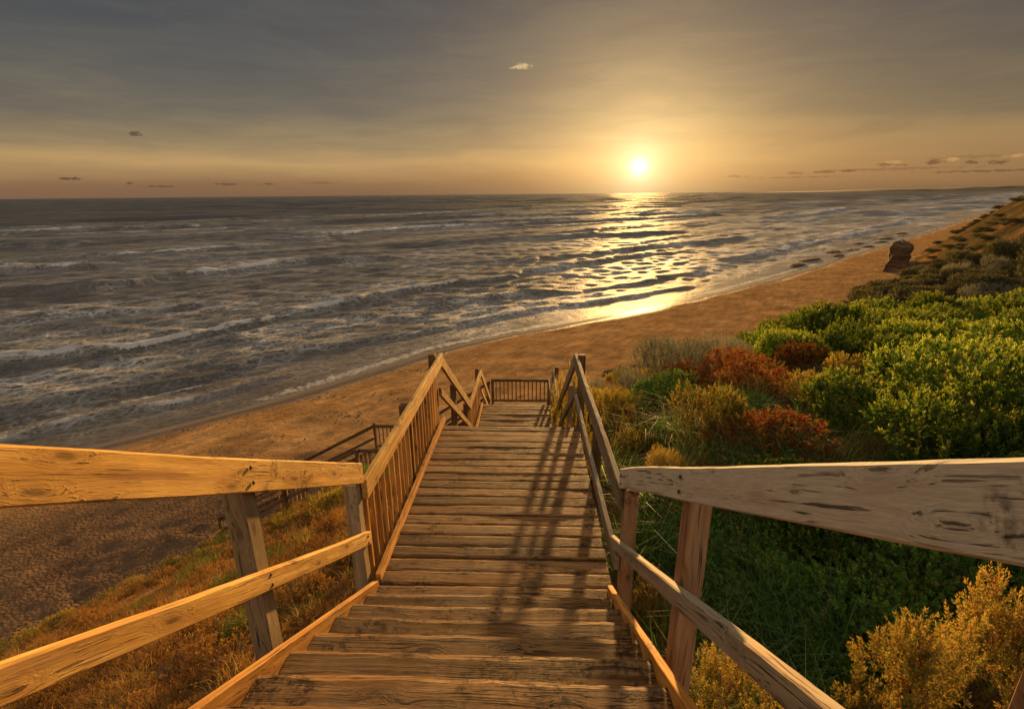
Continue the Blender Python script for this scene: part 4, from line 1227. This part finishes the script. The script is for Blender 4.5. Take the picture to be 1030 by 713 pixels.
# ------------------------------------------------------------------ world
def build_world():
    w = bpy.data.worlds.new('World'); S.world = w
    w.use_nodes = True
    g = NT(w.node_tree)
    k = 1.0 / 2 ** EXPOSURE
    D = g.n('ShaderNodeTexCoord').outputs['Generated']
    sx = g.n('ShaderNodeSeparateXYZ'); g.set(sx.inputs[0], D)
    el = g.math('MULTIPLY', g.math('ARCSINE', sx.outputs[2]), 57.2958)            # degrees
    az = g.math('MULTIPLY', g.math('ARCTAN2', sx.outputs[0], sx.outputs[1]), 57.2958)
    e90 = g.math('DIVIDE', el, 90., clamp=True)
    def lin(r_, g_, b_):
        f = lambda c: ((c / 255 + .055) / 1.055) ** 2.4 if c > 10 else c / 255 / 12.92
        return (f(r_), f(g_), f(b_))
    # soft stratus streaks push the elevation about
    cv = g.n('ShaderNodeCombineXYZ'); g.set(cv.inputs[0], g.math('MULTIPLY', az, .035)); g.set(cv.inputs[1], g.math('MULTIPLY', el, .20))
    nz = g.noise(cv.outputs[0], 1.3, 5., .6)
    es = g.math('ADD', el, g.math('MULTIPLY', g.math('SUBTRACT', nz, .5), g.rng(el, 0., 9., 1.2, 7., False)))
    e90 = g.math('DIVIDE', es, 90., clamp=True)
    def stops(l):
        return [(e / 90., lin(*c)) for e, c in l]
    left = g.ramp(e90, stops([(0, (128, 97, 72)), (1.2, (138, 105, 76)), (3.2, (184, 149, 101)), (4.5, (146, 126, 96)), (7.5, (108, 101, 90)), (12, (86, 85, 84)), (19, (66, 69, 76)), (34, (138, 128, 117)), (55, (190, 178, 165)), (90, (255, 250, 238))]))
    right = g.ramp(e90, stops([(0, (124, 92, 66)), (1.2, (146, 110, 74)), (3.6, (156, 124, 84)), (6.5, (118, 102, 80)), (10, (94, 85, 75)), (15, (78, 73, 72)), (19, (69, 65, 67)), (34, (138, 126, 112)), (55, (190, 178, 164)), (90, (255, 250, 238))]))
    base = g.mix(g.rng(az, -25, 35), left, right)  # both ramps brighten high overhead, out of view, to add fill light
    # behind the viewer: unseen sky made brighter than dusk, as added fill light
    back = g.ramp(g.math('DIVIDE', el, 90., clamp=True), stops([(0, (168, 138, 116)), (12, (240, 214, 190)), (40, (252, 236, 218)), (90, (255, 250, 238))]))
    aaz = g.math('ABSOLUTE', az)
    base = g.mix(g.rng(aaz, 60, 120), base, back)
    # sun glow
    sd = (math.sin(R(SUN_AZ)) * math.cos(R(DISC_EL)), math.cos(R(SUN_AZ)) * math.cos(R(DISC_EL)), math.sin(R(DISC_EL)))
    ang = g.math('MULTIPLY', g.math('ARCCOSINE', g.math('MINIMUM', g.vmath('DOT_PRODUCT', D, sd), 1.)), 57.2958)
    def gauss(sig, pw=2.):
        return g.math('EXPONENT', g.math('MULTIPLY', g.math('POWER', g.math('DIVIDE', ang, sig), pw), -1.))
    nzc = g.rng(nz, .25, .75, .72, 1.22, False)
    glow = g.mix(1., (.21, .145, .065), g.math('MULTIPLY', gauss(13., 1.4), nzc), 'MULTIPLY')
    base = g.mix(1., base, glow, 'ADD')
    base = g.mix(1., base, g.mix(1., (.42, .32, .13), gauss(6.4, 1.45), 'MULTIPLY'), 'ADD')
    base = g.mix(1., base, g.mix(1., (.40, .40, .30), gauss(2.2, 1.6), 'MULTIPLY'), 'ADD')
    base = g.mix(1., base, g.mix(1., (.55, .55, .50), gauss(.95, 3.), 'MULTIPLY'), 'ADD')
    cv3 = g.n('ShaderNodeCombineXYZ'); g.set(cv3.inputs[0], g.math('MULTIPLY', az, .045)); g.set(cv3.inputs[1], g.math('MULTIPLY', el, .30))
    st2 = g.noise(cv3.outputs[0], 1.7, 6., .62, .6)
    base = g.mix(g.rng(el, .5, 6.), base, g.mix(1., base, g.mix(g.rng(st2, .36, .66), (.89, .895, .92), (1.08, 1.06, 1.01)), 'MULTIPLY'))
    # small clouds, each where it hangs in the sky: azimuth, elevation, half sizes, colour, strength
    cv2 = g.n('ShaderNodeCombineXYZ'); g.set(cv2.inputs[0], g.math('MULTIPLY', az, 1.3)); g.set(cv2.inputs[1], g.math('MULTIPLY', el, 3.6))
    n2 = g.noise(cv2.outputs[0], 1.2, 6., .68)
    def cloud(ca, ce, wa, we, col, amt, lo=.42, hi=.60):
        nonlocal base
        da = g.math('DIVIDE', g.math('SUBTRACT', az, ca), wa); de = g.math('DIVIDE', g.math('SUBTRACT', el, ce), we)
        r2 = g.math('ADD', g.math('MULTIPLY', da, da), g.math('MULTIPLY', de, de))
        msk = g.math('EXPONENT', g.math('MULTIPLY', r2, -1.))
        mm = g.rng(g.math('ADD', g.math('MULTIPLY', msk, .42), g.math('MULTIPLY', n2, .95)), lo + .30, hi + .26, 0., amt)
        base = g.mix(mm, base, lin(*col))
    for ca, ce, wa, we, amt in ((20.4, 1.45, 1.6, .16, .5), (25.5, 1.6, 1.0, .2, .6), (27.9, 1.66, 1.5, .2, .75), (29.6, 1.7, 1.1, .16, .8), (32.4, 2.1, .8, .22, .7), (33.6, 2.05, .7, .16, .65), (35.7, 2.2, 1.0, .26, .9), (38.0, 2.05, .9, .2, .85), (39.6, 2.0, 1.1, .24, .9), (39., 1.4, 5.5, .14, .75), (33., 1.75, 8., .20, .42), (26., 1.25, 6., .12, .4), (38.5, 2.5, 5., .22, .35)):
        cloud(ca, ce, wa, we, (104, 76, 58), amt)
    for ca, ce, wa in ((33.1, 2.34, .9), (36.9, 2.4, .8), (40.7, 2.45, 1.3)):
        cloud(ca, ce, wa, .20, (206, 158, 100), .6)
    for ca, ce, wa, we, amt in ((-41.8, 1.5, 1.3, .17, .9), (-37.9, 1.15, .5, .22, .8), (-35.8, .9, 2.2, .12, .7), (-30.6, 1.1, 1.5, .15, .75), (-26.9, 1.12, .9, .13, .7), (-22., 1.2, 3., .12, .4)):
        cloud(ca, ce, wa, we, (92, 70, 58), amt)
    cloud(-36.6, 5.2, .85, .28, (74, 66, 60), .85)
    cloud(-1.2, 12.0, 1.5, .42, (214, 186, 132), .8, .40, .66)
    cloud(3.4, 10.9, 6.0, 1.5, (132, 113, 96), .5, .36, .74)
    cloud(-12., 8.6, 9.0, .9, (112, 102, 92), .4, .36, .74)
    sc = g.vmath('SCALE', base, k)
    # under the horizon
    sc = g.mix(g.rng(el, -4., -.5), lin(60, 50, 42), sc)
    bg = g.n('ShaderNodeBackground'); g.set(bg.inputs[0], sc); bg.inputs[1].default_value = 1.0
    sky = g.n('ShaderNodeTexSky', sky_type='NISHITA')
    sky.sun_disc = False
    sky.sun_elevation = R(SUN_EL); sky.sun_rotation = R(SUN_AZ)
    sky.dust_density = 3.0
    bg2 = g.n('ShaderNodeBackground'); g.set(bg2.inputs[0], sky.outputs[0]); bg2.inputs[1].default_value = .003
    ad = g.n('ShaderNodeAddShader')
    g.t.links.new(bg.outputs[0], ad.inputs[0]); g.t.links.new(bg2.outputs[0], ad.inputs[1])
    o = g.n('ShaderNodeOutputWorld'); g.t.links.new(ad.outputs[0], o.inputs[0])
    w.cycles.sampling_method = 'MANUAL'; w.cycles.sample_map_resolution = 1024
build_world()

sun = bpy.data.lights.new('sun', 'SUN')
sun.energy = 4.8; sun.angle = R(1.5); sun.color = (1., .57, .19)
so = bpy.data.objects.new('sun', sun); link(so)
sdv = Vector((math.sin(R(SUN_AZ)) * math.cos(R(SUN_EL)), math.cos(R(SUN_AZ)) * math.cos(R(SUN_EL)), math.sin(R(SUN_EL))))
so.rotation_euler = sdv.to_track_quat('Z', 'Y').to_euler()
so.location = (40, 200, 30)

# ------------------------------------------------------------------ camera
f_px, pitch, yaw, roll = 509.18, R(17.597), R(-2.447), R(-.531)
fw = Vector((math.sin(yaw) * math.cos(pitch), math.cos(yaw) * math.cos(pitch), -math.sin(pitch)))
rt = Vector((math.cos(yaw), -math.sin(yaw), 0)); up = rt.cross(fw)
r2 = math.cos(roll) * rt + math.sin(roll) * up; u2 = -math.sin(roll) * rt + math.cos(roll) * up
cd = bpy.data.cameras.new('camera'); co = bpy.data.objects.new('camera', cd); link(co)
cd.sensor_fit = 'HORIZONTAL'; cd.sensor_width = 36; cd.lens = f_px / 1030 * 36
cd.clip_start = .05; cd.clip_end = 40000
mw = Matrix((r2, u2, -fw)).transposed().to_4x4(); mw.translation = (.342, 0, 3.237)
co.matrix_world = mw
S.camera = co

S.view_settings.view_transform = 'Standard'; S.view_settings.look = 'None'
S.view_settings.exposure = EXPOSURE; S.view_settings.gamma = 1
S.render.engine = 'CYCLES'
S.cycles.use_denoising = True
S.cycles.max_bounces = 6; S.cycles.transparent_max_bounces = 4; S.cycles.diffuse_bounces = 3; S.cycles.glossy_bounces = 3
S.cycles.sample_clamp_indirect = 4.0; S.cycles.sample_clamp_direct = 1.0
